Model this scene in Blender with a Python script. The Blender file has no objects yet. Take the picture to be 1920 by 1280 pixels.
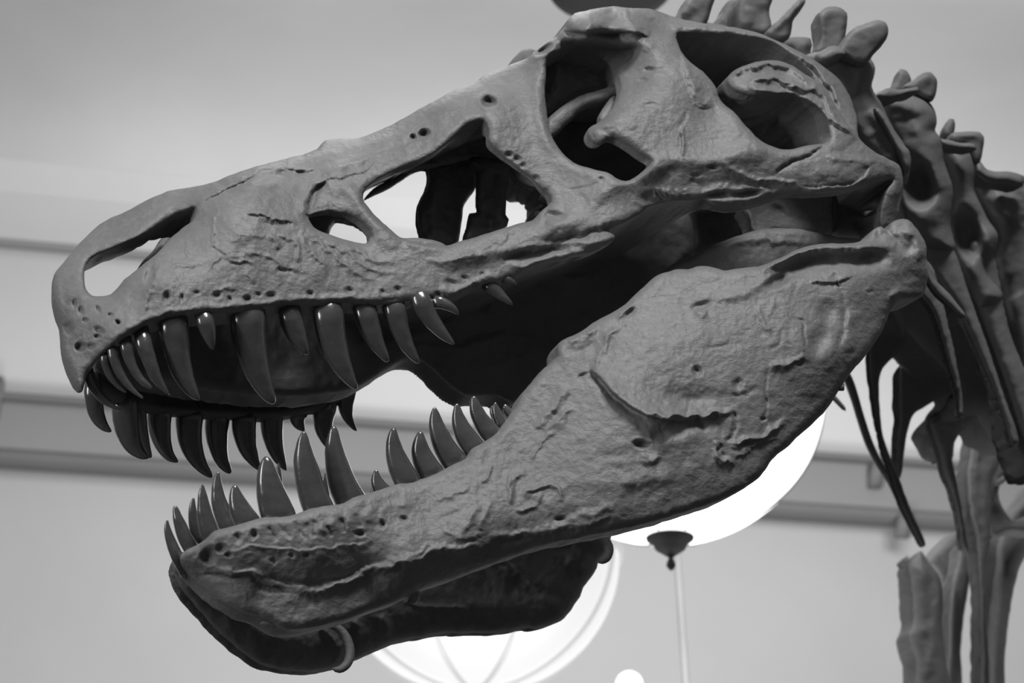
import bpy, math, random
import numpy as np
from mathutils import Vector, Matrix

scene = bpy.context.scene
COL = scene.collection
R = math.radians

# ------------------------------------------------------------------ camera
CAM = np.array([0.0, 0.0, 1.60]); PITCH = R(25.0); LENS = 60.0
FPX = 1920 * LENS / 36.0
RIGHT = np.array([1.0, 0, 0])
FWD = np.array([0, math.cos(PITCH), math.sin(PITCH)])
UPV = np.array([0, -math.sin(PITCH), math.cos(PITCH)])
cd = bpy.data.cameras.new('camera'); cam = bpy.data.objects.new('camera', cd); COL.objects.link(cam)
cam.location = CAM; cam.rotation_euler = (math.pi / 2 + PITCH, 0, 0)
cd.lens = LENS; cd.sensor_width = 36; cd.clip_end = 200
cd.dof.use_dof = True; cd.dof.focus_distance = 2.93; cd.dof.aperture_fstop = 4.4
scene.camera = cam

# ------------------------------------------------------------------ colour management, world, lights
vs = scene.view_settings
vs.view_transform = 'Standard'; vs.look = 'None'; vs.exposure = 0.0; vs.gamma = 1.0; vs.use_curve_mapping = False
w = bpy.data.worlds.new('World'); scene.world = w; w.use_nodes = True
bg = w.node_tree.nodes['Background']; bg.inputs[0].default_value = (1, 1, 1, 1); bg.inputs[1].default_value = 0.07

def area(name, loc, target, size, power, sy=None, spread=180):
    l = bpy.data.lights.new(name, 'AREA'); l.energy = power; l.size = size
    if sy: l.shape = 'RECTANGLE'; l.size_y = sy
    l.spread = R(spread)
    o = bpy.data.objects.new(name, l); COL.objects.link(o)
    o.location = loc
    o.rotation_euler = (Vector(target) - Vector(loc)).to_track_quat('-Z', 'Y').to_euler()
    return o
area('skylight_lamp', (1.0, -1.4, 8.2), (0.1, 2.8, 2.9), 1.8, 350)
area('tooth_highlight_strip', (-3.3, -0.4, 3.5), (-0.2, 2.8, 2.9), 0.20, 75, 3.0)  # unseen strip light added for long highlights on the teeth
area('rear_rim_fill', (-0.5, 6.5, 10.0), (0.2, 3.0, 2.9), 2.0, 85)  # unseen area light added behind the skull for rims on its top edges
area('wall_wash_fill', (0.5, 6.8, 0.8), (0.5, 13.5, 7.8), 6.0, 470, 2.0)  # unseen area light added to brighten the back wall and ledge
area('vault_fill', (3.6, 5.0, 6.5), (2.6, 9.0, 12.0), 3.0, 680)  # unseen area light added to brighten the upper ceiling

# ------------------------------------------------------------------ pixel -> world, smooth fields, noise
def P3(px, py, d):
    px = np.asarray(px, float); py = np.asarray(py, float); d = np.asarray(d, float)
    x = (px - 960) / FPX; y = -(py - 640) / FPX
    return CAM + d[..., None] * (FWD + x[..., None] * RIGHT + y[..., None] * UPV)
PSI = R(24)
NMED = np.array([-math.sin(PSI), math.cos(PSI), 0.0])      # from the near side of the skull to its far side

def base(px, py):
    return 3.0 + (px - 900) * 0.00046 - (py - 500) * 0.00044

def tps(pts):
    p = np.array(pts, float); xy = p[:, :2] / 1000.0; z = p[:, 2]; n = len(p)
    def U(r2): return np.where(r2 > 1e-12, 0.5 * r2 * np.log(np.maximum(r2, 1e-12)), 0)
    K = U(((xy[:, None] - xy[None]) ** 2).sum(-1)) + np.eye(n) * 2e-4
    Q = np.hstack([np.ones((n, 1)), xy])
    A = np.zeros((n + 3, n + 3)); A[:n, :n] = K; A[:n, n:] = Q; A[n:, :n] = Q.T
    c = np.linalg.solve(A, np.concatenate([z, np.zeros(3)]))
    def f(px, py):
        px = np.asarray(px, float); py = np.asarray(py, float)
        q = np.stack([px.ravel(), py.ravel()], -1) / 1000.0
        out = np.empty(len(q))
        for i in range(0, len(q), 40000):
            b = q[i:i + 40000]
            out[i:i + 40000] = U(((b[:, None] - xy[None]) ** 2).sum(-1)) @ c[:n] + c[n] + b @ c[n + 1:]
        return out.reshape(px.shape)
    return f

_rs = np.random.RandomState(7)
_LAT = _rs.uniform(-1, 1, (256, 256))
def noise2(x, y, seed=0):
    x = x + seed * 17.31; y = y + seed * 9.73
    xi = np.floor(x).astype(int); yi = np.floor(y).astype(int)
    fx = x - xi; fy = y - yi
    fx = fx * fx * fx * (fx * (fx * 6 - 15) + 10); fy = fy * fy * fy * (fy * (fy * 6 - 15) + 10)
    g = lambda a, b: _LAT[a & 255, b & 255]
    return (g(xi, yi) * (1 - fx) + g(xi + 1, yi) * fx) * (1 - fy) + (g(xi, yi + 1) * (1 - fx) + g(xi + 1, yi + 1) * fx) * fy
def fbm(x, y, o=4, seed=0, ridged=False):
    s = 0; a = 1.0; t = 0
    for i in range(o):
        v = noise2(x, y, seed + i)
        if ridged: v = 1 - 2 * np.abs(v)
        s = s + a * v; t += a; a *= 0.55
        x, y = x * 1.9 + y * 0.35, y * 1.9 - x * 0.35
    return s / t

def catmull(pts, seg=7.0, closed=True):
    p = np.array(pts, float); n = len(p); out = []
    rng = range(n) if closed else range(n - 1)
    for i in rng:
        if closed: p0, p1, p2, p3 = p[i - 1], p[i], p[(i + 1) % n], p[(i + 2) % n]
        else: p0, p1, p2, p3 = p[max(i - 1, 0)], p[i], p[i + 1], p[min(i + 2, n - 1)]
        k = max(1, int(np.linalg.norm(p2[:2] - p1[:2]) / seg))
        d1 = max(np.linalg.norm((p1 - p0)[:2]), 1e-6) ** .5; d2 = max(np.linalg.norm((p2 - p1)[:2]), 1e-6) ** .5; d3 = max(np.linalg.norm((p3 - p2)[:2]), 1e-6) ** .5
        m1 = (p2 - p1) ; m2 = (p2 - p1)
        if np.linalg.norm((p1 - p0)[:2]) > 1e-6: m1 = (p2 - p1) + d2 * ((p1 - p0) / d1 - (p2 - p0) / (d1 + d2)) * 1.0
        if np.linalg.norm((p3 - p2)[:2]) > 1e-6: m2 = (p2 - p1) + d2 * ((p3 - p2) / d3 - (p3 - p1) / (d2 + d3)) * 1.0
        for j in range(k):
            t = j / k
            out.append((2*t**3 - 3*t*t + 1) * p1 + (t**3 - 2*t*t + t) * m1 + (-2*t**3 + 3*t*t) * p2 + (t**3 - t*t) * m2)
    if not closed: out.append(p[-1])
    return np.array(out)

def seg_dist(X, Y, poly, closed=False, want=False):
    """distance of points to a polyline; also side sign / closest point / param"""
    p = np.asarray(poly, float)[:, :2]
    a = p if closed else p[:-1]; b = np.roll(p, -1, 0) if closed else p[1:]
    best = np.full(X.shape, 1e18); cx = np.zeros_like(X); cy = np.zeros_like(X); side = np.zeros_like(X); par = np.zeros_like(X)
    n = len(a)
    for i in range(n):
        ax, ay = a[i]; dx, dy = b[i] - a[i]; L = dx*dx + dy*dy
        if L < 1e-9: continue
        t = np.clip(((X - ax) * dx + (Y - ay) * dy) / L, 0, 1)
        qx = ax + t * dx; qy = ay + t * dy
        d = (X - qx) ** 2 + (Y - qy) ** 2
        m = d < best
        best = np.where(m, d, best)
        if want:
            cx = np.where(m, qx, cx); cy = np.where(m, qy, cy)
            side = np.where(m, np.sign(dx * (Y - ay) - dy * (X - ax)), side); par = np.where(m, (i + t) / n, par)
    return (np.sqrt(best), cx, cy, side, par) if want else np.sqrt(best)

def inside(X, Y, poly):
    r = np.zeros(X.shape, bool); p = np.asarray(poly)
    for i in range(len(p)):
        x1, y1 = p[i - 1]; x2, y2 = p[i]
        if y1 == y2: continue
        m = ((y1 > Y) != (y2 > Y)) & (X < (x2 - x1) * (Y - y1) / (y2 - y1) + x1)
        r ^= m
    return r

# relief: list of tuples.  positive = out towards the light side of the bone
#  ('r', pts, width, amp) rounded ridge     ('g', pts, width, amp) groove
#  ('s', pts, width, amp) step, high on the right-hand side of travel (screen), fading over width
#  ('p', x, y, rx, ry, angle, depth) pit with a low raised rim
#  ('b', x, y, rx, ry, angle, amp) boss (gaussian bulge)
def relief_field(X, Y, relief):
    H = np.zeros_like(X)
    if not relief: return H
    wx = 5 * noise2(X / 19, Y / 19, 3) + 2.2 * noise2(X / 7, Y / 7, 5)
    wy = 5 * noise2(X / 19, Y / 19, 11) + 2.2 * noise2(X / 7, Y / 7, 13)
    for r in relief:
        k = r[0]; f = 0.25 if k == 'p' else (0.5 if k == 'g' else 1.0)
        if k in 'rgs' and r[2] > 7: f *= 7.0 / r[2]
        WX = X + f * wx; WY = Y + f * wy
        if k in 'rgs':
            pts = catmull(r[1], 12, False) if len(r[1]) > 2 else np.array(r[1], float)
            w_, amp = r[2], r[3] * (0.65 if k == 'g' else 1.3)
            m = 3.2 * w_
            sel = (X > pts[:, 0].min() - m) & (X < pts[:, 0].max() + m) & (Y > pts[:, 1].min() - m) & (Y < pts[:, 1].max() + m)
            if not sel.any(): continue
            d, cx, cy, sd, par = seg_dist(WX[sel], WY[sel], pts, False, True)
            taper = np.clip(np.minimum(par, 1 - par) * 6, 0, 1) ** 0.7
            if k == 's':
                v = np.where(sd > 0, np.exp(-(d / w_) ** 1.3), 0) * amp
                v = v * np.clip(d / 1.6, 0, 1)
            else:
                v = np.exp(-(d / w_) ** 2) * (amp if k == 'r' else -amp)
            H[sel] += v * taper
        else:
            _, x, y, rx, ry, ang, amp = r
            c, s = math.cos(R(ang)), math.sin(R(ang)); m = 3.5 * max(rx, ry)
            sel = (np.abs(X - x) < m) & (np.abs(Y - y) < m)
            if not sel.any(): continue
            dx = WX[sel] - x; dy = WY[sel] - y
            u = (dx * c + dy * s) / rx; v = (-dx * s + dy * c) / ry; q = u*u + v*v
            if k == 'p': H[sel] += -(1.7 if x < 260 else 1.05) * amp * np.exp(-q ** 1.5) + 0.06 * amp * np.exp(-((np.sqrt(q) - 1.45) / 0.4) ** 2)
            else: H[sel] += amp * np.exp(-q)
    return H

# ------------------------------------------------------------------ mesh builders
def mesh_obj(name, verts, faces, mat, parent=None, smooth=True):
    me = bpy.data.meshes.new(name)
    verts = np.asarray(verts, np.float32)
    me.vertices.add(len(verts)); me.vertices.foreach_set('co', verts.ravel())
    if isinstance(faces, np.ndarray):
        nf, k = faces.shape
        me.loops.add(nf * k); me.loops.foreach_set('vertex_index', faces.astype(np.int32).ravel())
        me.polygons.add(nf)
        me.polygons.foreach_set('loop_start', np.arange(0, nf * k, k, dtype=np.int32))
        me.polygons.foreach_set('loop_total', np.full(nf, k, np.int32))
    else:
        me.from_pydata([tuple(map(float, v)) for v in verts], [], [tuple(map(int, f)) for f in faces]) if False else None
        lens = np.array([len(f) for f in faces], np.int32); flat = np.concatenate([np.array(f, np.int32) for f in faces])
        me.loops.add(int(lens.sum())); me.loops.foreach_set('vertex_index', flat)
        me.polygons.add(len(faces)); me.polygons.foreach_set('loop_start', np.concatenate([[0], np.cumsum(lens)[:-1]]).astype(np.int32))
        me.polygons.foreach_set('loop_total', lens)
    me.update(calc_edges=True)
    me.validate()
    if smooth: me.polygons.foreach_set('use_smooth', np.ones(len(me.polygons), bool))
    me.materials.append(mat)
    o = bpy.data.objects.new(name, me); COL.objects.link(o)
    if parent is not None: o.parent = parent
    return o

def sheet(name, outer, holes=(), dep=None, T=0.05, roll=16, rz=0.018, relief=(), step=3.0, mat=None, parent=None,
          rough=0.0012, wob=1.2, rT=9, big=0.0, seed=0, sharp=False, topk=1.0):
    """a bone as a closed shell: outline with holes, a front surface lying at its own varying depth with
    rounded edges and relief, and a back surface at the bone's thickness towards the far side."""
    polys = [np.array(outer, float) if sharp else catmull(outer)] + [catmull(h) for h in holes]
    if wob:
        for i, p in enumerate(polys):
            polys[i] = p + wob * np.stack([fbm(p[:, 0] / 14, p[:, 1] / 14, 2, 21), fbm(p[:, 0] / 14, p[:, 1] / 14, 2, 31)], -1)
    lo = polys[0].min(0) - 2 * step; hi = polys[0].max(0) + 2 * step
    gx = np.arange(lo[0], hi[0], step); gy = np.arange(lo[1], hi[1], step)
    X, Y = np.meshgrid(gx, gy); ny, nx = X.shape
    ins = np.zeros(X.shape, bool)
    for p in polys: ins ^= inside(X, Y, p)
    dist = np.full(X.shape, 1e9); CX = X.copy(); CY = Y.copy()
    for p in polys:
        a = p; b = np.roll(p, -1, 0); n = len(p); CH = 24
        for s in range(0, n, CH):
            pa = np.vstack([a[s:s + CH], b[min(s + CH, n) - 1]])
            ml = pa.min(0) - 70; mh = pa.max(0) + 70
            i0, i1 = np.searchsorted(gx, [ml[0], mh[0]]); j0, j1 = np.searchsorted(gy, [ml[1], mh[1]])
            if i1 <= i0 or j1 <= j0: continue
            sx = X[j0:j1, i0:i1]; sy = Y[j0:j1, i0:i1]
            d, cx, cy, _, _ = seg_dist(sx, sy, pa, False, True)
            m = d < dist[j0:j1, i0:i1]
            dist[j0:j1, i0:i1] = np.where(m, d, dist[j0:j1, i0:i1])
            CX[j0:j1, i0:i1] = np.where(m, cx, CX[j0:j1, i0:i1]); CY[j0:j1, i0:i1] = np.where(m, cy, CY[j0:j1, i0:i1])
    q = ins[:-1, :-1].astype(int) + ins[1:, :-1] + ins[:-1, 1:] + ins[1:, 1:]
    qj, qi = np.nonzero(q >= 1)
    idx = np.arange(ny * nx).reshape(ny, nx)
    quads = np.stack([idx[qj, qi], idx[qj + 1, qi], idx[qj + 1, qi + 1], idx[qj, qi + 1]], -1)
    used = np.unique(quads); remap = np.full(ny * nx, -1); remap[used] = np.arange(len(used))
    quads = remap[quads]
    insf = ins.ravel()[used]
    u = np.where(insf, X.ravel()[used], CX.ravel()[used]); v = np.where(insf, Y.ravel()[used], CY.ravel()[used])
    sd = np.where(insf, dist.ravel()[used], 0.0)
    D = dep(u, v) if callable(dep) else np.full(u.shape, float(dep))
    s = np.clip(sd / roll, 0, 1)
    prof = 1 - np.sqrt(np.clip(1 - (1 - s) ** 2, 0, 1))
    H = relief_field(u, v, relief)
    fade = np.clip(sd / 6, 0, 1)
    N = rough * (fbm(u / 22, v / 22, 3, 1 + seed) * 1.6 + 0.28 * fbm(u / 9, v / 9, 3, 40 + seed, True)) + big * fbm(u / 70, v / 70, 2, 77 + seed)
    D = D + rz * prof - H * (0.35 + 0.65 * fade) - N * (0.3 + 0.7 * fade)
    front = P3(u, v, D)
    Tv = (T(u, v) if callable(T) else np.full(u.shape, float(T)))
    tp = np.sqrt(np.clip(1 - (1 - np.clip(sd / rT, 0, 1)) ** 2, 0, 1))
    tt = Tv * tp * (1 + 0.10 * fbm(u / 26, v / 26, 2, 55 + seed))
    back = front + tt[:, None] * NMED
    inn = np.nonzero(insf)[0]; bmap = np.arange(len(used)); bmap[inn] = len(used) + np.arange(len(inn))
    verts = np.vstack([front, back[inn]])
    bq = bmap[quads][:, ::-1]
    faces = np.vstack([quads, bq])
    # drop fully-boundary duplicates
    allb = ~insf[quads].any(1)
    keep = np.concatenate([~allb, ~allb])
    return mesh_obj(name, verts, faces[keep], mat, parent)

def tube(path, radii, n=14, squash=1.0, axis=None, cap=True, keel=0.0):
    """swept tapered tube in 3-D, returns verts, faces"""
    P = np.asarray(path, float); m = len(P); V = []; F = []
    T = np.gradient(P, axis=0); T /= np.linalg.norm(T, axis=1)[:, None] + 1e-12
    ref = np.array(axis if axis is not None else (0, 1, 0), float)
    for i in range(m):
        b = np.cross(T[i], ref); b /= np.linalg.norm(b) + 1e-12; c = np.cross(b, T[i])
        for k in range(n):
            a = 2 * math.pi * k / n
            rr = radii[i]
            if keel:                       # a raised cutting edge on the front of the crown
                q = math.atan2(math.sin(a - keel), math.cos(a - keel)); rr *= 0.95 + 0.15 * math.exp(-(abs(q) / .42) ** 1.4)
            V.append(P[i] + rr * (math.cos(a) * b + squash * math.sin(a) * c))
    for i in range(m - 1):
        for k in range(n):
            F.append((i*n + k, i*n + (k+1) % n, (i+1)*n + (k+1) % n, (i+1)*n + k))
    if cap: F.append(tuple(range(n - 1, -1, -1))); F.append(tuple((m-1)*n + k for k in range(n)))
    return V, F

def tube_obj(name, path, radii, mat, parent=None, **kw):
    V, F = tube(path, radii, **kw)
    return mesh_obj(name, np.array(V), F, mat, parent)

def tooth(root, wid, ctrl, tip, dep, mat, parent, ddep=0.0, label=None, embed=40, dtip=0.0, pw=0.50):
    """root, ctrl, tip are points of the crown's middle line; wid its width at the gum"""
    r = np.array(root, float); c = np.array(ctrl, float); t = np.array(tip, float)
    c = (r + t) / 2 + 1.15 * (c - (r + t) / 2)
    d0 = float(dep(np.array([r[0]]), np.array([r[1]]))[0]) + ddep + 0.36 * wid * 3.0 / FPX
    n = 26; pts = []; rad = []
    e = (r - c); e = e / (np.linalg.norm(e) + 1e-9) * embed
    px2m = d0 / FPX
    for i in range(4):
        q = r + e * (1 - i / 4); pts.append((q[0], q[1], d0 + 0.03 * (1 - i / 4))); rad.append(wid / 2 * (0.93 + 0.07 * i / 4))
    for i in range(n):
        s = i / (n - 1); s = 1 - (1 - s) ** 1.6
        q = (1-s)**2 * r + 2*s*(1-s) * c + s*s * t
        pts.append((q[0], q[1], d0 + dtip * s * s)); rad.append(wid / 2 * max((1 - s) ** pw * (1 + 0.06 * math.sin(s * 3.1)), 0.0) + 0.25)
    pts = np.array(pts)
    P = P3(pts[:, 0], pts[:, 1], pts[:, 2])
    V, F = tube(P, np.array(rad) * px2m, n=28, squash=0.9, axis=FWD, keel=R(238) if t[1] > r[1] else R(302))
    V = np.array(V); h = hash((int(root[0]), int(root[1]))) % 97
    nn = noise2(V[:, 0] * 45 + h, V[:, 2] * 22, 5) * 0.0011 + noise2(V[:, 0] * 30 + h, V[:, 2] * 110, 4) * 0.0004 + noise2(V[:, 0] * 160 + h, V[:, 2] * 60, 8) * 0.0003
    ctr = np.repeat(P, 28, 0); dr = V - ctr; dr /= np.linalg.norm(dr, axis=1)[:, None] + 1e-9
    o = mesh_obj('tooth', V + dr * nn[:, None], F, mat, parent)
    if label: o['label'] = label
    return o

# ------------------------------------------------------------------ materials
def mat_new(name):
    m = bpy.data.materials.new(name); m.use_nodes = True
    nt = m.node_tree; b = nt.nodes['Principled BSDF']
    return m, nt, b
def nd(nt, t, **kw):
    n = nt.nodes.new(t)
    for k, v in kw.items():
        if k in n.inputs: n.inputs[k].default_value = v
        else: setattr(n, k, v)
    return n
def bone_mat(name, lo, hi, rough=0.55, bump=0.35, scale=1.0, spec=0.4):
    m, nt, b = mat_new(name); L = nt.links.new
    tc = nd(nt, 'ShaderNodeTexCoord')
    n1 = nd(nt, 'ShaderNodeTexNoise', Scale=7.0 * scale, Detail=8.0, Roughness=0.65); L(tc.outputs['Object'], n1.inputs['Vector'])
    n2 = nd(nt, 'ShaderNodeTexNoise', Scale=95.0 * scale, Detail=6.0, Roughness=0.7); L(tc.outputs['Object'], n2.inputs['Vector'])
    mp = nd(nt, 'ShaderNodeMapping'); mp.inputs['Scale'].default_value = (30, 30, 48); mp.inputs['Rotation'].default_value = (0.1, 0.25, 0.2)
    L(tc.outputs['Object'], mp.inputs['Vector'])
    n3 = nd(nt, 'ShaderNodeTexNoise', Scale=2.2 * scale, Detail=5.0, Roughness=0.6, Distortion=0.6); L(mp.outputs[0], n3.inputs['Vector'])
    mx = nd(nt, 'ShaderNodeMix', data_type='FLOAT'); mx.inputs[0].default_value = 0.35
    L(n1.outputs[0], mx.inputs[2]); L(n2.outputs[0], mx.inputs[3])
    cr = nd(nt, 'ShaderNodeValToRGB'); cr.color_ramp.elements[0].position = 0.32; cr.color_ramp.elements[1].position = 0.68
    cr.color_ramp.elements[0].color = (lo, lo, lo, 1); cr.color_ramp.elements[1].color = (hi, hi, hi, 1)
    L(mx.outputs[0], cr.inputs[0]); L(cr.outputs[0], b.inputs['Base Color'])
    b.inputs['Roughness'].default_value = rough; b.inputs['Specular IOR Level'].default_value = spec
    b1 = nd(nt, 'ShaderNodeBump', Strength=bump, Distance=0.0022); L(n3.outputs[0], b1.inputs['Height'])
    b2 = nd(nt, 'ShaderNodeBump', Strength=bump * 0.8, Distance=0.0016); L(n2.outputs[0], b2.inputs['Height']); L(b1.outputs[0], b2.inputs['Normal'])
    # fine pale-edged wrinkles running over the cast
    vo = nd(nt, 'ShaderNodeTexVoronoi', feature='DISTANCE_TO_EDGE', Scale=13.0 * scale)
    ad = nd(nt, 'ShaderNodeVectorMath', operation='MULTIPLY_ADD'); ad.inputs[1].default_value = (.16, .16, .16)
    nz = nd(nt, 'ShaderNodeTexNoise', Scale=9.0 * scale, Detail=4.0); L(tc.outputs['Object'], nz.inputs['Vector'])
    L(nz.outputs[1], ad.inputs[0]); L(tc.outputs['Object'], ad.inputs[2]); L(ad.outputs[0], vo.inputs['Vector'])
    mr = nd(nt, 'ShaderNodeMapRange'); mr.inputs['From Max'].default_value = 0.05; mr.inputs['To Min'].default_value = 1.0; mr.inputs['To Max'].default_value = 0.0
    L(vo.outputs['Distance'], mr.inputs['Value'])
    mk = nd(nt, 'ShaderNodeMath', operation='MULTIPLY'); L(mr.outputs[0], mk.inputs[0]); L(n1.outputs[0], mk.inputs[1])
    b3 = nd(nt, 'ShaderNodeBump', Strength=bump * 0.28, Distance=0.0020); L(mk.outputs[0], b3.inputs['Height']); L(b2.outputs[0], b3.inputs['Normal'])
    L(b3.outputs[0], b.inputs['Normal'])
    return m
def plain_mat(name, v, rough=0.6, vary=0.0, scale=3.0, metal=0.0):
    m, nt, b = mat_new(name)
    b.inputs['Roughness'].default_value = rough; b.inputs['Metallic'].default_value = metal
    tc = nd(nt, 'ShaderNodeTexCoord'); n1 = nd(nt, 'ShaderNodeTexNoise', Scale=scale, Detail=4.0)
    nt.links.new(tc.outputs['Object'], n1.inputs['Vector'])
    cr = nd(nt, 'ShaderNodeValToRGB'); a = v * (1 - vary); c = v * (1 + vary)
    cr.color_ramp.elements[0].position = .3; cr.color_ramp.elements[1].position = .7
    cr.color_ramp.elements[0].color = (a, a, a, 1); cr.color_ramp.elements[1].color = (c, c, c, 1)
    nt.links.new(n1.outputs[0], cr.inputs[0]); nt.links.new(cr.outputs[0], b.inputs['Base Color'])
    return m
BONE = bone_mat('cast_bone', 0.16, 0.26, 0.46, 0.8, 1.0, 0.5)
BONE_SHADED = bone_mat('cast_bone_shaded', 0.12, 0.19, 0.55, 0.5)  # same cast as the near bone, base colour darkened to stand for shade
M_T = bone_mat('tooth_enamel', 0.065, 0.11, 0.22, 0.14, 1.6, 0.9)
_tb = M_T.node_tree.nodes['Principled BSDF']; _tb.inputs['Coat Weight'].default_value = 1.0; _tb.inputs['Coat Roughness'].default_value = 0.16; _tb.inputs['Coat IOR'].default_value = 1.6
M_METAL = plain_mat('dark_metal', 0.05, 0.4, 0.2, 8, 0.6)

# ------------------------------------------------------------------ the hall
YAW = R(11.0); WDIR = np.array([math.cos(YAW), math.sin(YAW), 0]); WN = np.array([math.sin(YAW), -math.cos(YAW), 0])
def wall_point(s, ypx):
    """height at which the sight line of the photo's column 800 meets a plane standing s metres off"""
    r = FWD + (800 - 960) / FPX * RIGHT - (ypx - 640) / FPX * UPV
    return CAM[2] + s / float(r @ -WN) * r[2]
def strip(name, prof, mat, x0=-14, x1=16):
    prof = [(s, z) for s, z in prof]
    V = []; F = []
    for s, z in prof:
        for x in (x0, x1):
            V.append(np.array([0, 0, z]) - WN * s + WDIR * x)
    for i in range(len(prof) - 1):
        F.append((2*i, 2*i+1, 2*i+3, 2*i+2))
    o = mesh_obj(name, np.array(V), F, mat, smooth=False)
    o['kind'] = 'structure'
    return o
M_WALL = plain_mat('wall_paint', 0.52, 0.8, 0.03, 0.8)
M_FASC = plain_mat('fascia_paint', 0.27, 0.8, 0.03, 0.8)
M_CEIL = plain_mat('ceiling_paint', 0.60, 0.9, 0.03, 0.5)
M_RAIL = plain_mat('rail_paint', 0.18, 0.7, 0.05, 1)
M_FLOOR = plain_mat('floor_stone', 0.05, 0.5, 0.2, 1)
y_ = lambda s, y: (s, wall_point(s, y))
strip('wall_back', [(14.0, 0.0), y_(14.0, 950), y_(14.02, 925)], M_WALL)
strip('trim_1', [y_(14.0, 931), y_(13.6, 912), y_(13.6, 898), y_(13.66, 894)], M_RAIL)
strip('trim_2', [y_(13.66, 896), y_(13.66, 806)], M_FASC)
strip('trim_3', [y_(13.66, 808), y_(13.52, 802), y_(13.52, 794), y_(13.75, 792)], M_RAIL)
cp = [y_(13.74, 794)]
for i in range(9):
    t = i / 8; cp.append(y_(13.74 - 0.55 * t * t, 794 - 262 * t))
strip('ceiling', cp, M_CEIL)
strip('trim_4', [y_(13.2, 534), y_(12.95, 527), y_(12.95, 514), y_(13.0, 510)], M_FASC)
strip('trim_5', [y_(12.95, 516), y_(12.75, 470), y_(12.6, 432)], M_CEIL)
strip('trim_6', [y_(12.6, 433), y_(12.5, 372)], M_CEIL)
M_VAULT = plain_mat('vault_paint', 0.58, 0.9, 0.10, 0.35)
cp = []
for i in range(13):
    t = i / 12; cp.append(y_(12.5 - 1.3 * t - 3.4 * t * t, 373 - 565 * t))
strip('ceiling_vault', cp, M_VAULT)
fl = mesh_obj('floor', np.array([(-14, -6, 0), (16, -6, 0), (16, 18, 0), (-14, 18, 0)], float), [(0, 1, 2, 3)], M_FLOOR, smooth=False); fl['kind'] = 'structure'

def emit_mat(name, v, st):
    m, nt, b = mat_new(name)
    b.inputs['Base Color'].default_value = (v, v, v, 1); b.inputs['Roughness'].default_value = 0.35
    b.inputs['Emission Color'].default_value = (1, 1, 1, 1); b.inputs['Emission Strength'].default_value = st
    return m
M_GLOWA = emit_mat('lit_glass', 0.8, 1.6); M_GLOWB = emit_mat('lit_glass_dim', 0.05, 0.80)
M_SEAM = emit_mat('lit_glass_seam', 0.05, 0.50)
M_STRAP = plain_mat('pale_metal_strap', 0.25, 0.6, 0.05, 4)
M_FIN = plain_mat('bronze_finial', 0.008, 0.7, 0.2, 10)
M_RODM = plain_mat('pale_rod', 0.30, 0.5, 0.05, 4)

def lathe(name, prof, mat, parent, n=56):
    V = []; F = []
    for r_, z_ in prof:
        for k in range(n):
            a = 2 * math.pi * k / n; V.append((r_ * math.cos(a), r_ * math.sin(a), z_))
    m = len(prof)
    for i in range(m - 1):
        for k in range(n): F.append((i*n+k, i*n+(k+1) % n, (i+1)*n+(k+1) % n, (i+1)*n+k))
    return mesh_obj(name, np.array(V), F, mat, parent)
def empty(name, loc, label=None, cat=None, group=None):
    o = bpy.data.objects.new(name, None); COL.objects.link(o); o.location = loc; o.empty_display_size = 0.1
    if label: o['label'] = label
    if cat: o['category'] = cat
    if group: o['group'] = group
    return o
def pendant(px, py, depth, rpx, flat, glow, seam, label, nrib, rot, strap_w, fin=1.0, stem=1.1):
    c = P3(px, py, depth); rad = rpx / FPX * depth
    e = empty('pendant_lamp', c, label, 'lamp', 'bowl pendant lamps')
    pr = []
    for i in range(25):
        a = math.pi / 2 * i / 24; pr.append((max(rad * math.sin(a), 0.001), -rad * flat * math.cos(a)))
    for i in range(24, -1, -1):
        a = math.pi / 2 * i / 24; pr.append((max(rad * 0.975 * math.sin(a), 0.001), -rad * 0.975 * flat * math.cos(a) + 0.004))
    lathe('glass_bowl', pr, glow, e)
    lathe('rim', [(rad*1.0, -.012), (rad*1.03, -.012), (rad*1.03, .02), (rad*1.0, .02), (rad*1.0, -.012)], seam, e)
    f = fin * rad
    lathe('finial', [(0.001, -rad*flat-.25*f), (.022*f, -rad*flat-.235*f), (.036*f, -rad*flat-.205*f), (.024*f, -rad*flat-.17*f), (.014*f, -rad*flat-.15*f),
                     (.05*f, -rad*flat-.125*f), (.11*f, -rad*flat-.085*f), (.13*f, -rad*flat-.045*f), (.175*f, -rad*flat-.012*f), (.18*f, -rad*flat+.004*f), (.10*f, -rad*flat+.012*f), (.001, -rad*flat+.02*f)], M_FIN, e, 28)
    for k in range(nrib):
        a = rot + 2 * math.pi * k / nrib; pts = []
        for i in range(20):
            t = R(9) + (math.pi / 2 - R(9)) * i / 19
            pts.append((rad*1.006*math.sin(t)*math.cos(a), rad*1.006*math.sin(t)*math.sin(a), -rad*1.006*flat*math.cos(t)))
        tube_obj('strap', pts, [strap_w] * 20, seam, e, n=8)
    tube_obj('stem', [(0, 0, -rad*flat*.9), (0, 0, stem)], [.009, .009], M_RODM, e, n=8)
    return e
pendant(1245, 737, 6.0, 298, 0.955, M_GLOWA, M_STRAP, 'brightly lit white bowl pendant lamp with dark finial behind the lower jaw', 6, R(60), .0035, 0.82)
pendant(893, 1045, 7.4, 268, 0.94, M_GLOWB, M_SEAM, 'dimmer ribbed bowl pendant lamp below the chin of the skull', 8, R(68), .011, 0.7, 1.3)
e = empty('globe_lamp', P3(1180, 1283, 9.0), 'small bright globe lamp at the bottom edge, beside the pale rod', 'lamp')
rr = 25 / FPX * 9.0
lathe('globe', [(max(rr*math.sin(math.pi*i/20), .001), -rr*math.cos(math.pi*i/20)) for i in range(21)], M_GLOWA, e, 28)
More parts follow.
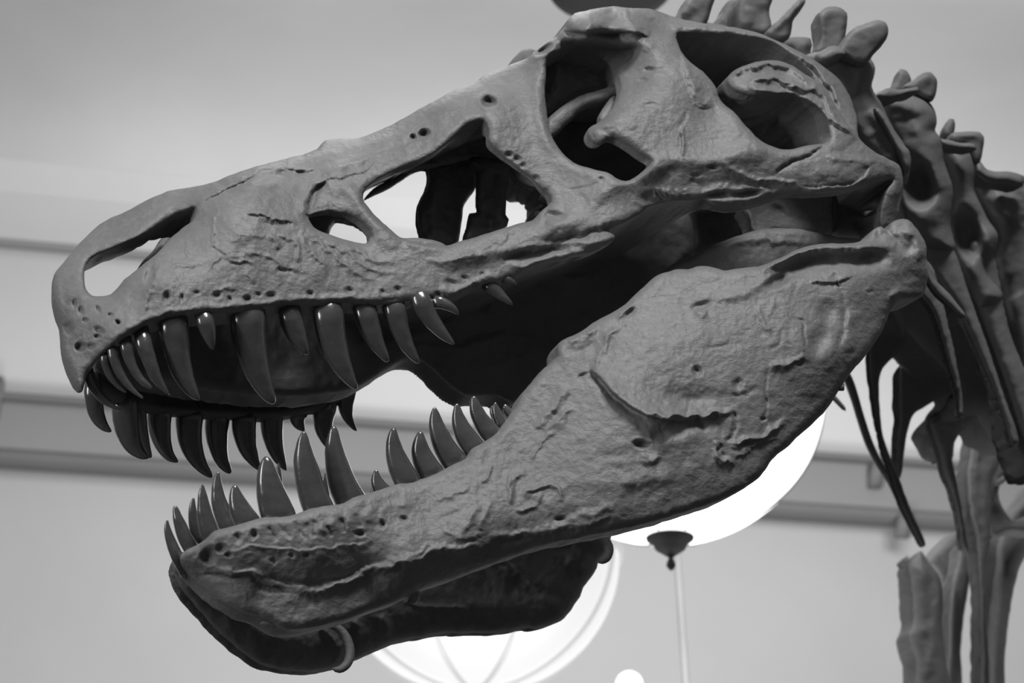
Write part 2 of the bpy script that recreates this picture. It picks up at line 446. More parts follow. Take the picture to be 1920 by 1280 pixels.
lathe('holder', [(.001, -rr*2.0), (.03, -rr*1.9), (.035, -rr*1.1), (.05, -rr*0.95), (.001, -rr*.9)], M_FIN, e, 20)
e = empty('ceiling_fixture', P3(1145, -26, 7.0), 'dark round fixture above the skull roof at the top edge', 'lamp')
rr = 125 / FPX * 7.0
lathe('shade', [(.001, -.06), (rr*.3, -.055), (rr*.7, -.03), (rr*.95, .0), (rr, .03), (rr*.8, .06), (.001, .08)], M_FIN, e, 40)
tube_obj('stem', [(0, 0, .07), (0, 0, 2.5)], [.02, .02], M_FIN, e, n=10)
o = tube_obj('suspension_rod', P3(np.array([1266, 1271, 1286, 1296]), np.array([940, 1060, 1280, 1420]), np.full(4, 9.5)), [.019] * 4, M_RODM, None, n=10)
o['label'] = 'thin pale vertical rod against the wall below the bright lamp'; o['category'] = 'rod'
def bracket(px, py, lab, w_=.06, h_=.10):
    s = 13.62; z = wall_point(s, py - (px - 800) * 0.078)
    r = FWD + (px - 960) / FPX * RIGHT - (py - 640) / FPX * UPV
    t = s / float(r @ -WN); c = CAM + t * r
    V = []; F = [(0,1,2,3), (7,6,5,4), (0,4,5,1), (1,5,6,2), (2,6,7,3), (3,7,4,0)]
    for dz in (0, .16):
        for a, b in ((-w_, -h_), (w_, -h_), (w_*1.3, h_), (-w_*.7, h_)): V.append(c + WDIR * a + np.array([0, 0, b]) + WN * dz * (1 if b > 0 else .4))
    o = mesh_obj('wall_bracket', np.array(V), F, M_RAIL, smooth=False); o['label'] = lab; o['category'] = 'bracket'
bracket(1637, 895, 'small dark bracket on the grey ledge, left of the hanging rib tip')
bracket(1688, 990, 'small dark bracket just under the grey ledge by the rib tip')
bracket(-4, 752, 'dark bracket on the grey ledge at the left edge', .03, .16)

# ------------------------------------------------------------------ the mounted skeleton
SK = empty('dinosaur_skeleton', (0.3, 3.0, 0.0), 'mounted skeleton of a large toothed dinosaur with jaws wide open', 'skeleton')
SKI = Matrix.Translation(-Vector(SK.location))
def adopt(o, p=None):
    o.parent = p or SK
    if p is None or p is SK: o.matrix_parent_inverse = SKI
    return o

# ---- near side of the cranium: points at (px, py) carry metres away (+) from the side plane
CR_D = [(600,560,0),(400,580,0),(300,600,.012),(200,660,.06),(150,700,.12),(110,600,.155),(100,540,.165),(150,560,.10),(200,570,.06),(250,560,.035),(220,610,.03),
 (400,480,0),(300,520,.005),(500,480,-.008),(600,500,-.01),(480,350,.03),(450,323,.075),(300,370,.13),(200,430,.15),(130,490,.16),(330,400,.10),(420,400,.012),
 (530,300,.10),(650,262,.13),(640,320,.05),(630,380,.03),(700,320,.045),(750,300,.04),(740,235,.11),(850,200,.035),(820,240,.03),(900,150,.09),(980,115,.08),(1000,150,.035),
 (930,200,0),(960,260,-.012),(1050,340,-.045),(700,440,.01),(740,470,-.005),(900,470,-.03),(720,560,-.005),(900,540,-.02),(1050,420,-.07),(1050,490,-.06),(1140,450,-.11),
 (1200,330,-.13),(1200,380,-.11),(1300,300,-.16),(1320,370,-.14),(1400,310,-.18),(1430,370,-.15),(1550,300,-.20),(1560,350,-.19),(1650,320,-.18),(1690,330,-.14),(1680,400,-.12),
 (1040,100,.0),(1100,60,-.05),(1180,60,-.07),(1080,30,0),(1150,18,.03),(1250,40,-.0),(1230,100,-.09),(1280,180,-.14),(1230,230,-.14),(1120,250,-.10),(1180,200,-.12),(1340,200,-.13),
 (1300,50,-.02),(1400,62,-.05),(1500,110,-.07),(1580,180,-.09),(1603,230,-.12),(1120,88,.03),(1070,90,.05),(1170,90,.0),(1400,150,-.15),(1380,145,-.13),(1500,165,-.14),(1560,220,-.15),(1600,260,-.17)]
cr_f = tps(CR_D)
cr_dep = lambda u, v: base(u, v) + cr_f(u, v)
CR_OUT = [(99,561),(98.6,539),(100.6,515),(114,498),(131.6,477),(142,463),(162,443),(180,426),(200,412),(228,400),(259,384),(293,367),(321,357),(365,350),(403,340),(437,326),(475,314),(506,305),(537,297),(575,288),(596,278),(609,264),(630,260),(657,260),(672,259),(703,247),(737,232),(772,212),(813,190),(854,168),(896,150),(906,142),(933,132),(964,118),(988,109),(1000,99),(1019,84),(1037,73),(1049,60),(1059,51),(1063,38),(1078,25),(1098,20),(1125,15),(1152,12),(1180,15),(1221,17),(1249,26),(1269,34),(1304,41),(1345,48),(1386,53),(1431,65),(1469,82),(1510,103),(1538,120),(1558,136),(1576,152),(1593,179),(1603,206),(1608,227),(1610,256),(1637,282),(1668,299),(1686,309),(1693,330),(1692,358),(1684,380),(1679,406),(1676,428),(1652,428),(1650,395),(1660,360),(1672,338),(1651,341),(1624,348),(1589,357),(1555,362),(1521,364),(1490,364),(1466,369),(1435,379),(1397,389),(1362,390),(1332,383),(1322,376),(1287,377),(1235,382),(1214,389),(1201,402),(1180,413),(1166,420),(1140,434),(1151,440),(1153,446),(1146,455),(1115,472),(1081,482),(1048,490),(1034,492),(986,509),(966,519),(948,523),(935,531),(907,534),(890,543),(869,553),(856,560),(821,560),(801,561),(766,567),(715,573),(646,571),(595,575),(540,573),(503,579),(451,587),(389,591),(334,594),(286,606),(252,622),(228,639),(200,659),(185,672),(167,697),(160,712),(155,732),(146,727),(138,719),(131,702),(121,678),(116,647),(112,609),(104,585)]
NARIS = [(161,542),(158,515),(163,494),(178,480),(206,468),(232,457),(262,444),(287,428),(318,408),(345,396),(366,390),(365,408),(341,429),(320,446),(299,470),(279,488),(256,505),(235,522),(217,543),(207,551),(190,555),(173,554)]
MAXF = [(578,405),(590,401),(616,396),(644,400),(664,408),(685,425),(694,443),(690,455),(675,456),(644,448),(613,438),(589,426)]
ANTORB = [(681,372),(686,355),(713,334),(748,317),(792,300),(827,279),(854,255),(882,231),(906,226),(914,245),(916,266),(930,283),(950,300),(971,317),(995,334),(1012,352),(1030,369),(1032,379),(1026,386),(1012,399),(999,412),(971,420),(923,434),(892,444),(861,453),(837,460),(813,459),(785,455),(755,447),(737,434),(717,417),(700,400)]
ORBIT = [(1031,103),(1025,117),(1023,150),(1022,179),(1027,220),(1034,254),(1053,285),(1077,306),(1108,316),(1139,323),(1163,337),(1180,338),(1197,327),(1214,313),(1219,302),(1200,289),(1176,271),(1152,258),(1139,261),(1128,271),(1111,268),(1101,254),(1104,240),(1125,227),(1146,206),(1159,182),(1163,161),(1159,137),(1166,120),(1185,104),(1190,92),(1166,94),(1132,93),(1097,90),(1070,92),(1046,97)]
INFRA = [(1269,64),(1304,62),(1355,64),(1407,69),(1448,79),(1479,100),(1503,119),(1522,137),(1530,150),(1511,140),(1489,125),(1458,113),(1424,115),(1386,127),(1366,141),(1363,155),(1372,167),(1407,179),(1434,179),(1482,177),(1510,190),(1540,213),(1551,240),(1552,264),(1510,273),(1482,280),(1455,277),(1424,261),(1400,237),(1379,213),(1350,187),(1342,162),(1317,134),(1290,113),(1273,86)]
mm = 0.001
CR_REL = [
 # foramina above the tooth row
 ('p',313,556,6,10,15,9*mm),('p',341,557,4,7,10,6*mm),('p',369,550,6,4,0,4*mm),('p',406,552,8,6,-30,8*mm),('p',430,560,4,5,0,6*mm),('p',464,560,7,6,0,9*mm),('p',485,551,5,4,0,5*mm),('p',508,553,8,6,0,8*mm),
 ('p',581,550,6,5,0,7*mm),('p',654,546,8,7,20,7*mm),('p',717,548,5,5,0,5*mm),('p',746,541,6,5,0,6*mm),('p',845,530,9,6,10,5*mm),('p',280,514,8,16,20,9*mm),('p',221,604,7,4,20,4*mm),('p',222,604,4,4,0,6*mm),
 ('p',184,580,8,4,60,4*mm),('p',152,583,5,8,0,5*mm),('p',186,620,9,6,30,5*mm),('p',151,650,9,8,0,9*mm),('p',183,631,6,4,0,6*mm),('p',128,616,8,12,0,6*mm),('p',160,600,5,4,0,4*mm),('p',138,570,4,8,0,4*mm),('p',170,650,6,5,0,4*mm),('p',207,590,5,4,0,4*mm),
 # lacrimal and nasal holes
 ('p',917,190,11,9,10,32*mm),('p',796,251,10,7,-15,24*mm),('p',775,258,6,5,-10,16*mm),('g',[(760,262),(700,300),(680,318)],9,3*mm),('g',[(830,232),(870,205),(905,200)],16,5*mm),
 # premaxilla - maxilla seam
 ('s',[(268,592),(270,570),(276,545),(290,512),(300,492)],9,3*mm),('r',[(262,600),(268,570),(280,530)],7,2.5*mm),('g',[(120,560),(140,575),(165,560)],7,3*mm),('g',[(112,500),(118,540),(122,600),(132,660)],6,2*mm),
 # snout crest, nasal seam
 ('g',[(395,372),(420,356),(450,346),(473,348)],5,6*mm),('s',[(520,318),(490,322),(465,338),(430,352),(400,368),(372,384)],13,5*mm),('s',[(590,322),(560,320),(530,318)],8,6*mm),('p',530,325,9,5,0,8*mm),('p',565,324,8,4,0,7*mm),
 ('r',[(372,384),(366,402),(350,425)],7,4*mm),('g',[(380,395),(366,415)],7,3*mm),('s',[(402,345),(440,338),(500,322),(545,312)],7,3*mm),('p',414,345,11,6,-10,5*mm),('r',[(505,309),(550,303),(610,292),(700,268),(760,240)],10,4*mm),
 ('g',[(612,278),(618,300),(622,318)],4,3*mm),('s',[(600,325),(660,305),(720,285),(790,262)],16,6*mm),('r',[(600,322),(680,290),(740,262),(800,228)],14,6*mm),('g',[(620,306),(680,282),(730,262)],8,3*mm),
 ('s',[(720,300),(660,330),(612,338),(600,345)],12,3*mm),
 # maxilla antorbital rim and recessed fossa
 ('s',[(582,415),(576,395),(577,378),(584,358),(596,345),(612,338)],34,-13*mm),('g',[(600,350),(590,362),(585,380),(582,396)],7,7*mm),('r',[(590,340),(576,362),(570,385),(574,408)],7,4*mm),
 ('r',[(640,340),(660,365),(688,400),(715,440),(745,465)],14,6*mm),('b',630,375,36,20,-20,-5*mm),
 # veins and wrinkles of the maxilla
 ('r',[(408,380),(404,405),(402,430),(400,458),(412,468),(424,482),(450,488),(475,496)],2.6,3*mm),('r',[(450,488),(462,476),(484,479),(497,476)],4,2.5*mm),('r',[(497,476),(520,492),(540,505),(560,500)],4,3*mm),
 ('g',[(485,412),(510,420),(530,421),(548,422)],5,6*mm),('s',[(550,418),(520,412),(490,406),(462,404)],7,5*mm),('g',[(520,502),(535,508),(552,504)],5,6*mm),
 ('r',[(505,440),(515,455),(522,470)],4,3.5*mm),('r',[(560,440),(575,460),(590,485),(612,505)],4,3.5*mm),('r',[(548,428),(575,440),(620,470),(660,505),(700,530)],4,3*mm),('r',[(575,430),(620,455),(660,480),(700,505),(740,515)],4,3*mm),
 ('r',[(590,425),(640,458),(690,480),(740,495)],5,3*mm),('g',[(600,470),(650,515),(680,535)],6,3*mm),('r',[(520,440),(545,445),(560,460),(555,490)],4,3*mm),('r',[(352,450),(346,470),(356,480)],2.6,2*mm),
 ('r',[(315,512),(335,490),(345,500),(362,500)],3,2*mm),('r',[(462,505),(470,520),(474,535)],3,2*mm),('r',[(405,540),(430,538),(445,540)],2.5,2*mm),('g',[(360,505),(385,498),(392,488)],5,3*mm),('r',[(392,500),(400,490),(412,484)],3,2.5*mm),
 ('r',[(440,360),(500,345),(560,350)],9,2*mm),('g',[(430,400),(480,392),(540,395)],6,1.6*mm),('r',[(430,455),(470,440),(500,445)],4,2*mm),
 # tooth margin fold
 ('g',[(190,668),(230,632),(290,600),(350,588),(450,580),(560,567),(700,566),(800,553)],5,4*mm),('r',[(200,650),(250,612),(300,590),(380,578),(480,572),(600,560),(740,555)],8,3*mm),
 ('r',[(820,540),(850,545),(890,530),(940,518)],8,4*mm),('p',822,551,7,4,20,6*mm),('p',890,536,6,5,0,6*mm),('p',870,520,6,4,0,4*mm),('p',905,515,5,4,0,4*mm),
 # jugal fork
 ('g',[(944,487),(965,480),(1000,474),(1040,468),(1070,464)],8,22*mm),('g',[(1020,457),(1060,450),(1100,440),(1140,428),(1165,420)],7,20*mm),('r',[(950,470),(1000,462),(1050,458),(1110,452),(1148,446)],7,5*mm),
 ('r',[(960,505),(1010,492),(1060,478),(1100,468)],8,6*mm),('r',[(820,500),(880,480),(940,465),(1000,445),(1060,420),(1120,390)],16,8*mm),('g',[(850,470),(920,462),(990,440)],10,4*mm),
 ('r',[(890,470),(930,455),(960,430),(975,420)],3,2.5*mm),('r',[(800,492),(860,488),(920,470)],5,2.5*mm),('g',[(1060,355),(1100,352),(1125,340)],2.6,4*mm),('p',1128,334,5,4,0,5*mm),
 ('p',1040,405,19,9,15,11*mm),('b',1040,420,17,13,0,6*mm),('g',[(1018,425),(1020,408),(1034,396)],3.5,4*mm),
 # lower front edge of lacrimal, rough
 ('p',955,290,7,6,0,7*mm),('p',970,298,8,6,30,8*mm),('p',980,310,6,5,0,6*mm),('p',1005,335,6,6,0,5*mm),('p',1020,358,6,4,0,5*mm),('g',[(945,212),(965,203),(985,193)],3,3*mm),('r',[(1000,120),(1010,180),(1016,240),(1040,290)],12,4*mm),
 ('b',955,260,30,22,60,4*mm),('r',[(700,400),(730,435),(770,452),(840,470)],8,4*mm),
 # jugal body
 ('p',1228,372,24,12,5,9*mm),('r',[(1232,352),(1240,372)],2.5,3*mm),('r',[(1242,350),(1250,372)],2.5,3*mm),('r',[(1253,354),(1260,372)],2.5,3*mm),('r',[(1266,354),(1276,370)],2.5,3*mm),('r',[(1224,360),(1232,378)],2.5,3*mm),('r',[(1279,352),(1286,366)],2.5,2.5*mm),
 ('p',1337,313,10,4,0,7*mm),('p',1306,328,10,4,0,4*mm),('g',[(1295,335),(1312,345),(1320,355)],6,5*mm),('p',1345,365,22,7,-8,10*mm),('p',1402,363,24,6,-5,10*mm),('r',[(1320,362),(1380,352),(1440,360),(1470,358)],6,4*mm),('r',[(1330,378),(1390,376),(1450,362)],6,5*mm),
 ('r',[(1180,320),(1230,300),(1290,300),(1350,300),(1400,285),(1440,290)],16,8*mm),('r',[(1100,380),(1150,350),(1200,325),(1260,310)],16,7*mm),('g',[(1260,345),(1330,345),(1400,338)],9,3*mm),
 ('r',[(1280,240),(1283,270),(1284,294)],4,7*mm),('g',[(1276,250),(1277,285)],3,4*mm),('g',[(1290,250),(1330,262),(1370,270)],16,4*mm),
 # seam between postorbital and squamosal, quadratojugal
 ('s',[(1453,328),(1470,312),(1500,298),(1530,285),(1552,270)],9,-6*mm),('g',[(1448,332),(1470,312),(1500,297),(1530,284),(1556,268)],3,5*mm),('r',[(1350,300),(1400,330),(1460,342),(1500,348)],4,4*mm),
 ('s',[(1500,350),(1560,349),(1600,342),(1620,330),(1628,312),(1650,305)],12,7*mm),('g',[(1500,352),(1560,351),(1604,341)],3,5*mm),('r',[(1550,295),(1590,300),(1640,304)],8,6*mm),('b',1560,325,50,16,-5,5*mm),('g',[(1560,285),(1600,290)],7,3*mm),
 ('g',[(1610,330),(1630,315),(1660,312)],8,4*mm),('r',[(1610,262),(1640,288),(1680,315)],7,5*mm),
 # postorbital bar
 ('r',[(1300,150),(1303,175),(1320,190),(1330,205)],7,6*mm),('s',[(1342,208),(1320,206),(1300,196),(1290,170),(1280,120),(1270,90)],12,2.5*mm),('r',[(1276,80),(1290,130),(1305,170)],6,4*mm),('p',1217,131,10,5,-5,7*mm),('p',1205,150,9,4,0,5*mm),('p',1230,131,16,5,0,3*mm),
 ('p',1218,197,16,5,5,4*mm),('g',[(1185,240),(1200,250)],7,2*mm),('r',[(1110,250),(1135,235),(1170,215)],12,5*mm),('g',[(1115,240),(1140,250),(1160,262)],6,3*mm),('g',[(1290,205),(1282,225),(1270,240)],5,3*mm),('b',1330,170,16,30,-25,-4*mm),
 # brow boss
 ('s',[(1218,70),(1190,62),(1140,60),(1090,62),(1055,58)],18,16*mm),('g',[(1056,58),(1090,64),(1135,60),(1185,62)],5,14*mm),('b',1125,36,58,26,0,30*mm),('r',[(1155,14),(1175,28),(1185,48),(1200,62)],5,5*mm),('r',[(1045,70),(1100,76),(1160,80),(1205,78)],11,14*mm),
 ('r',[(1030,85),(1032,110),(1027,150)],7,6*mm),('p',1018,92,16,8,-30,34*mm),('b',1210,82,16,12,0,8*mm),('g',[(1190,30),(1230,44),(1270,58)],8,4*mm),('r',[(1180,20),(1240,38),(1300,50),(1400,58)],8,5*mm),('p',1205,58,8,4,30,4*mm),
 # skull roof, nuchal crest
 ('g',[(1320,50),(1380,60),(1440,74),(1480,96)],5,4*mm),('g',[(1480,96),(1520,130),(1545,165),(1580,215)],7,8*mm),('r',[(1500,108),(1540,140),(1568,180),(1590,230)],5,4*mm),('g',[(1530,125),(1560,160),(1585,205)],3.5,3*mm),('p',1530,140,12,4,45,4*mm),('p',1560,175,12,4,55,4*mm),
 # squamosal prong
 ('r',[(1368,142),(1390,128),(1430,118),(1462,118),(1490,130),(1520,158)],6,12*mm),('r',[(1400,152),(1430,146),(1470,150),(1510,165),(1530,165)],5,11*mm),('r',[(1400,160),(1440,175),(1485,178),(1520,195),(1560,222),(1590,250)],6,10*mm),('g',[(1380,150),(1420,138),(1460,135),(1500,148)],11,12*mm),('b',1527,157,10,12,40,9*mm),('g',[(1420,162),(1470,165),(1510,180)],8,8*mm),
 ('s',[(1496,118),(1522,146),(1545,168),(1572,205),(1600,250),(1608,262)],34,22*mm),('g',[(1500,112),(1540,150),(1570,200),(1600,250)],6,12*mm),('r',[(1480,92),(1520,118),(1555,150),(1585,200)],4,6*mm),('r',[(1520,150),(1548,190),(1580,235),(1610,262)],6,8*mm),
]
def cr_T(u, v):
    # nasals, premaxillae and roof reach in towards the midline; the rest is plate bone
    t = 0.030 - 0.016 * np.exp(-((u - 985) / 60.0) ** 2 - ((v - 310) / 90.0) ** 2)
    top = np.interp(u, [90, 200, 300, 400, 600, 800, 1000, 1150, 1300, 1500, 1600, 1700], [480, 412, 366, 340, 280, 195, 104, 12, 41, 98, 200, 300])
    # palatal shelf above tooth row and cheek, thickness added to block light into mouth
    vc = np.interp(u, [600, 700, 800, 950, 1050, 1150, 1250, 1330], [520, 492, 505, 485, 445, 402, 368, 350])
    t = t + 0.26 * np.exp(-((v - vc) / 24.0) ** 2) * np.clip((u - 620) / 60, 0, 1) * np.clip((1340 - u) / 60, 0, 1)
    k = np.clip(1 - (v - top) / 110.0, 0, 1) * np.clip((u - 90) / 60, 0, 1)
    k = k * k * (3 - 2 * k)
    return t + k * np.interp(u, [100, 300, 400, 550, 900, 1000, 1250, 1450, 1600], [.06, .09, .17, .25, .27, .38, .38, .36, .2]) + 0.03 * np.clip((v - 540) / 40, 0, 1) * np.clip((u - 200) / 100, 0, 1)
cran = sheet('cranium', CR_OUT, [NARIS, MAXF, ANTORB, ORBIT, INFRA], cr_dep, cr_T, 17, .019, CR_REL, 2.1, BONE, None, rough=.0014)
adopt(cran)

# ---- near half of the lower jaw
MD_D = [(335,1046,.11),(330,1060,.13),(400,1020,.045),(450,1050,.03),(500,1000,.01),(600,1040,0),(600,960,-.015),(800,980,-.025),(780,900,-.01),(1000,880,-.06),(950,780,-.03),(1050,660,-.06),(1200,720,-.15),(1250,560,-.13),(1130,610,-.09),
 (1400,600,-.20),(1300,510,-.14),(1600,530,-.235),(1550,600,-.23),(1720,480,-.21),(1700,430,-.20),(1320,500,-.15),(1400,500,-.18),(1600,450,-.21),(1500,470,-.20),
 (350,1090,.15),(420,1145,.11),(500,1180,.085),(600,1178,.07),(500,1090,.05),(600,1095,.04),(700,1070,.025),(700,1145,.06),(780,1112,.05),(760,1062,-.02),(860,1080,.04),(860,1030,-.035),(1000,1020,-.035),(1000,990,-.06),(1150,996,-.095),(1150,970,-.11),(1280,960,-.135),(1280,930,-.145),
 (1420,896,-.165),(1380,870,-.175),(1520,798,-.18),(1470,760,-.20),(1600,696,-.20),(1570,660,-.235),(1660,612,-.19),(1735,540,-.17)]
md_f = tps(MD_D)
md_dep = lambda u, v: base(u, v) + md_f(u, v)
MD_OUT = [(335,1046),(349,1032),(383,1012),(404,995),(431,988),(466,977),(493,970),(541,967),(572,957),(610,947),(644,943),(662,933),(699,922),(737,909),(775,902),(806,892),(844,874),(878,854),(883,842),(924,818),(952,784),(966,763),(979,739),(1003,711),(1020,691),(1044,668),(1043,651),(1052,639),(1082,626),(1117,602),(1151,584),(1177,566),(1200,544),(1230,517),(1243,511),(1256,508),(1272,504),(1290,504),(1305,500),(1320,499),(1340,502),(1357,506),(1378,504),(1402,501),(1422,499),(1440,494),(1468,480),(1496,468),(1525,459),(1560,456),(1600,455),(1625,446),(1638,430),(1652,424),(1664,432),(1670,418),(1684,411),(1702,412),(1721,431),(1736,457),(1738,472),(1736,488),(1740,510),(1738,532),(1730,555),(1703,561),(1687,563),(1669,585),(1657,615),(1635,649),(1616,675),(1594,701),(1567,742),(1552,765),(1522,795),(1489,825),(1481,834),(1447,862),(1426,892),(1388,920),(1344,941),(1292,958),(1220,980),(1151,996),(1094,1008),(1011,1026),(942,1050),(860,1081),(812,1098),(777,1112),(744,1129),(692,1146),(658,1160),(610,1172),(569,1180),(534,1179),(514,1170),(486,1156),(452,1146),(424,1132),(397,1115),(373,1094),(349,1074),(337,1060)]
MD_REL = [
 ('p',391,1042,12,13,0,14*mm),('p',414,1027,9,7,-20,9*mm),('p',430,1040,7,5,0,8*mm),('p',475,1002,6,8,20,9*mm),('p',446,1008,7,9,10,6*mm),('g',[(505,985),(512,1002),(520,1012)],4,5*mm),('g',[(525,980),(535,998),(545,1012)],4,5*mm),('g',[(552,975),(562,1000),(572,1015)],4,5*mm),
 ('g',[(575,980),(582,1005)],4,4*mm),('b',602,992,13,14,0,6*mm),('b',625,978,12,14,0,5*mm),('g',[(588,975),(592,1010)],5,6*mm),('g',[(614,985),(618,1010)],5,6*mm),('g',[(638,970),(646,1000)],5,7*mm),('g',[(665,962),(672,990)],5,6*mm),('p',673,999,9,6,0,10*mm),
 ('b',655,975,11,14,0,5*mm),('b',690,968,12,14,0,5*mm),('b',720,955,14,13,0,4*mm),('b',755,945,12,10,0,4*mm),('p',717,982,5,7,0,8*mm),('p',758,973,7,5,0,8*mm),('p',575,1040,6,4,0,5*mm),('p',548,1042,5,4,0,4*mm),('g',[(508,1045),(518,1056)],4,5*mm),
 ('s',[(430,1030),(480,1020),(560,1028),(640,1022),(700,1012)],9,3*mm),('g',[(500,1078),(560,1092),(620,1088),(670,1070),(700,1055),(730,1048)],5,9*mm),('r',[(555,1108),(624,1100),(692,1068),(761,1054),(830,1030),(880,1026),(919,1018)],7,7*mm),
 ('s',[(366,1072),(417,1074),(440,1078),(470,1076),(500,1096),(520,1101),(545,1106)],10,-7*mm),('r',[(400,1070),(440,1072),(470,1066),(490,1080)],5,4*mm),('r',[(360,1040),(380,1058),(410,1066)],8,4*mm),('r',[(690,1075),(740,1058),(790,1030),(815,1018)],4,4*mm),
 ('g',[(925,1018),(960,1012),(985,1008)],4,7*mm),('r',[(910,1008),(1000,1000),(1060,988),(1120,975),(1160,962)],8,5*mm),('p',1050,972,9,4,-10,8*mm),('r',[(1060,975),(1110,962),(1150,948)],8,5*mm),
 # dentary rear wrinkles
 ('r',[(962,950),(955,915),(965,890),(985,880)],5,5*mm),('r',[(985,925),(1010,912),(1045,915),(1050,940)],5,4.5*mm),('r',[(970,965),(1000,945),(1020,925)],4,3.5*mm),('g',[(985,935),(1015,945),(1030,960)],5,4*mm),('r',[(905,905),(912,885),(925,870)],3.5,3*mm),('r',[(860,1000),(875,980),(890,960),(905,940)],6,3*mm),
 ('r',[(900,990),(912,965),(925,940)],5,2.6*mm),('g',[(820,975),(850,965),(870,955)],5,3*mm),('r',[(815,940),(850,925),(880,915)],5,2.5*mm),('r',[(830,990),(860,1005),(900,1000)],6,2.6*mm),('r',[(1010,800),(1035,770),(1050,745),(1060,720)],8,5*mm),('r',[(1075,760),(1050,790),(1020,810)],7,3.5*mm),('g',[(1020,720),(1035,750)],9,3*mm),
 ('r',[(1000,860),(1015,830),(1040,810)],4,3*mm),('p',1040,775,8,5,20,4*mm),('r',[(1150,905),(1210,898),(1270,885)],13,3*mm),('g',[(1120,860),(1170,850),(1230,835)],12,4*mm),('p',1202,833,14,7,0,14*mm),('r',[(1195,852),(1215,864),(1240,855)],5,5*mm),('r',[(1230,835),(1280,820),(1320,805)],12,4*mm),
 ('g',[(1220,820),(1280,800),(1340,796),(1372,800)],18,13*mm),('r',[(1100,900),(1180,905),(1280,890),(1360,865)],16,1.5*mm),
 # overlap of the rear plate
 ('s',[(1285,792),(1250,787),(1215,781),(1178,760),(1150,738),(1130,716),(1104,692)],36,20*mm),('g',[(1103,697),(1130,722),(1152,745),(1180,768),(1212,784)],6,16*mm),('r',[(1215,776),(1260,780),(1320,778),(1374,771)],5,10*mm),
 ('g',[(1376,772),(1379,800),(1372,818),(1360,828)],4,9*mm),('g',[(1350,830),(1348,845),(1362,860)],6,8*mm),('r',[(1340,822),(1342,845),(1355,862),(1375,862)],5,6*mm),('r',[(1374,832),(1410,824),(1445,808),(1470,785)],5,8*mm),('g',[(1374,834),(1400,832),(1430,822)],3,6*mm),
 ('s',[(1460,822),(1425,832),(1400,848),(1380,862)],7,4*mm),('g',[(1436,745),(1437,770),(1432,790)],2.5,4*mm),('p',1431,786,5,4,0,6*mm),('g',[(1440,690),(1436,720),(1436,760)],3,4*mm),
 ('p',1308,696,8,9,0,10*mm),('p',1385,720,9,10,20,8*mm),('b',1392,722,6,6,0,4*mm),('g',[(1370,738),(1400,738),(1420,726)],5,5*mm),('r',[(1440,690),(1470,684),(1500,676),(1512,668)],6,6*mm),('p',1500,680,8,8,0,4*mm),('p',1537,640,18,26,20,9*mm),('p',1552,585,16,20,10,7*mm),
 ('b',1500,640,12,30,-8,4*mm),('g',[(1484,596),(1502,600),(1508,625),(1512,655)],3,5*mm),('p',1316,572,17,7,-20,9*mm),('r',[(1300,585),(1315,590),(1330,585)],8,4*mm),('r',[(1340,562),(1400,545),(1450,520)],10,4*mm),('p',1180,587,14,6,-30,7*mm),('r',[(1160,600),(1175,580),(1190,570)],4,4*mm),
 ('g',[(1050,655),(1085,660),(1120,640)],9,6*mm),('r',[(1046,645),(1080,634),(1120,618)],5,5*mm),('g',[(1110,660),(1130,650),(1140,640)],9,3*mm),('r',[(1105,690),(1125,668),(1135,640),(1160,610)],6,5*mm),('p',1092,704,9,3,-20,6*mm),('g',[(1320,655),(1350,650),(1375,640)],3,3*mm),('g',[(1440,655),(1465,642),(1463,620)],4,3*mm),
 ('b',1250,640,90,50,-20,8*mm),('b',1290,745,75,24,5,-11*mm),('g',[(1245,735),(1280,750),(1340,745)],12,5*mm),('r',[(1420,570),(1430,600),(1445,620)],5,3*mm),('r',[(1450,560),(1440,590)],4,2*mm),
 # shelf below the joint
 ('r',[(1420,505),(1470,480),(1520,462),(1580,462),(1640,464),(1680,460)],11,17*mm),('g',[(1450,520),(1480,505),(1530,490),(1600,488),(1670,484)],16,36*mm),('p',1456,528,20,10,-28,18*mm),('s',[(1600,520),(1570,528),(1520,532)],16,5*mm),
 ('g',[(1567,520),(1578,545),(1585,575),(1580,620),(1570,660)],5,5*mm),('s',[(1566,512),(1574,535)],10,-6*mm),('r',[(1600,580),(1590,620),(1592,660)],10,4*mm),('g',[(1625,548),(1640,545)],3,5*mm),('b',1677,552,16,9,-25,8*mm),('g',[(1662,540),(1668,560)],5,3*mm),
 # joint socket
 ('p',1650,440,9,12,-10,12*mm),('g',[(1660,432),(1680,450),(1700,468),(1715,460)],8,12*mm),('r',[(1690,425),(1715,440),(1725,465),(1725,485)],9,7*mm),('b',1706,430,14,14,0,7*mm),('b',1652,434,8,10,0,6*mm),('g',[(1672,490),(1690,500),(1700,530)],12,5*mm),
 # crest valley in front of the shelf
 ('r',[(1350,940),(1420,905),(1460,868)],8,3*mm),('g',[(800,1085),(900,1060),(1000,1032)],8,2*mm),
]
def md_T(u, v):
    return 0.05 + 0.025 * np.clip((u - 900) / 500, 0, 1) + 0.02 * np.clip(1 - np.abs(u - 560) / 250, 0, 1)
mand = sheet('lower_jaw', MD_OUT, [], md_dep, md_T, 18, .020, MD_REL, 2.2, BONE, None, rough=.0015, seed=3)
adopt(mand)
CREST = [(1205,548),(1230,518),(1262,495),(1300,478),(1342,457),(1380,443),(1417,431),(1445,428),(1474,427),(1500,430),(1530,435),(1567,443),(1605,447),(1640,448),(1664,470),(1650,500),(1600,520),(1450,550),(1300,570),(1220,575)]
crest = sheet('jaw_crest', CREST, [], lambda u, v: base(u, v) - .01 - .00016 * (u - 1400), .03, 14, .02, [('r',[(1350,462),(1400,450),(1460,452),(1540,462)],6,5*mm),('g',[(1300,500),(1380,480),(1460,472)],12,5*mm)], 3, BONE, None, rough=.002, seed=9)
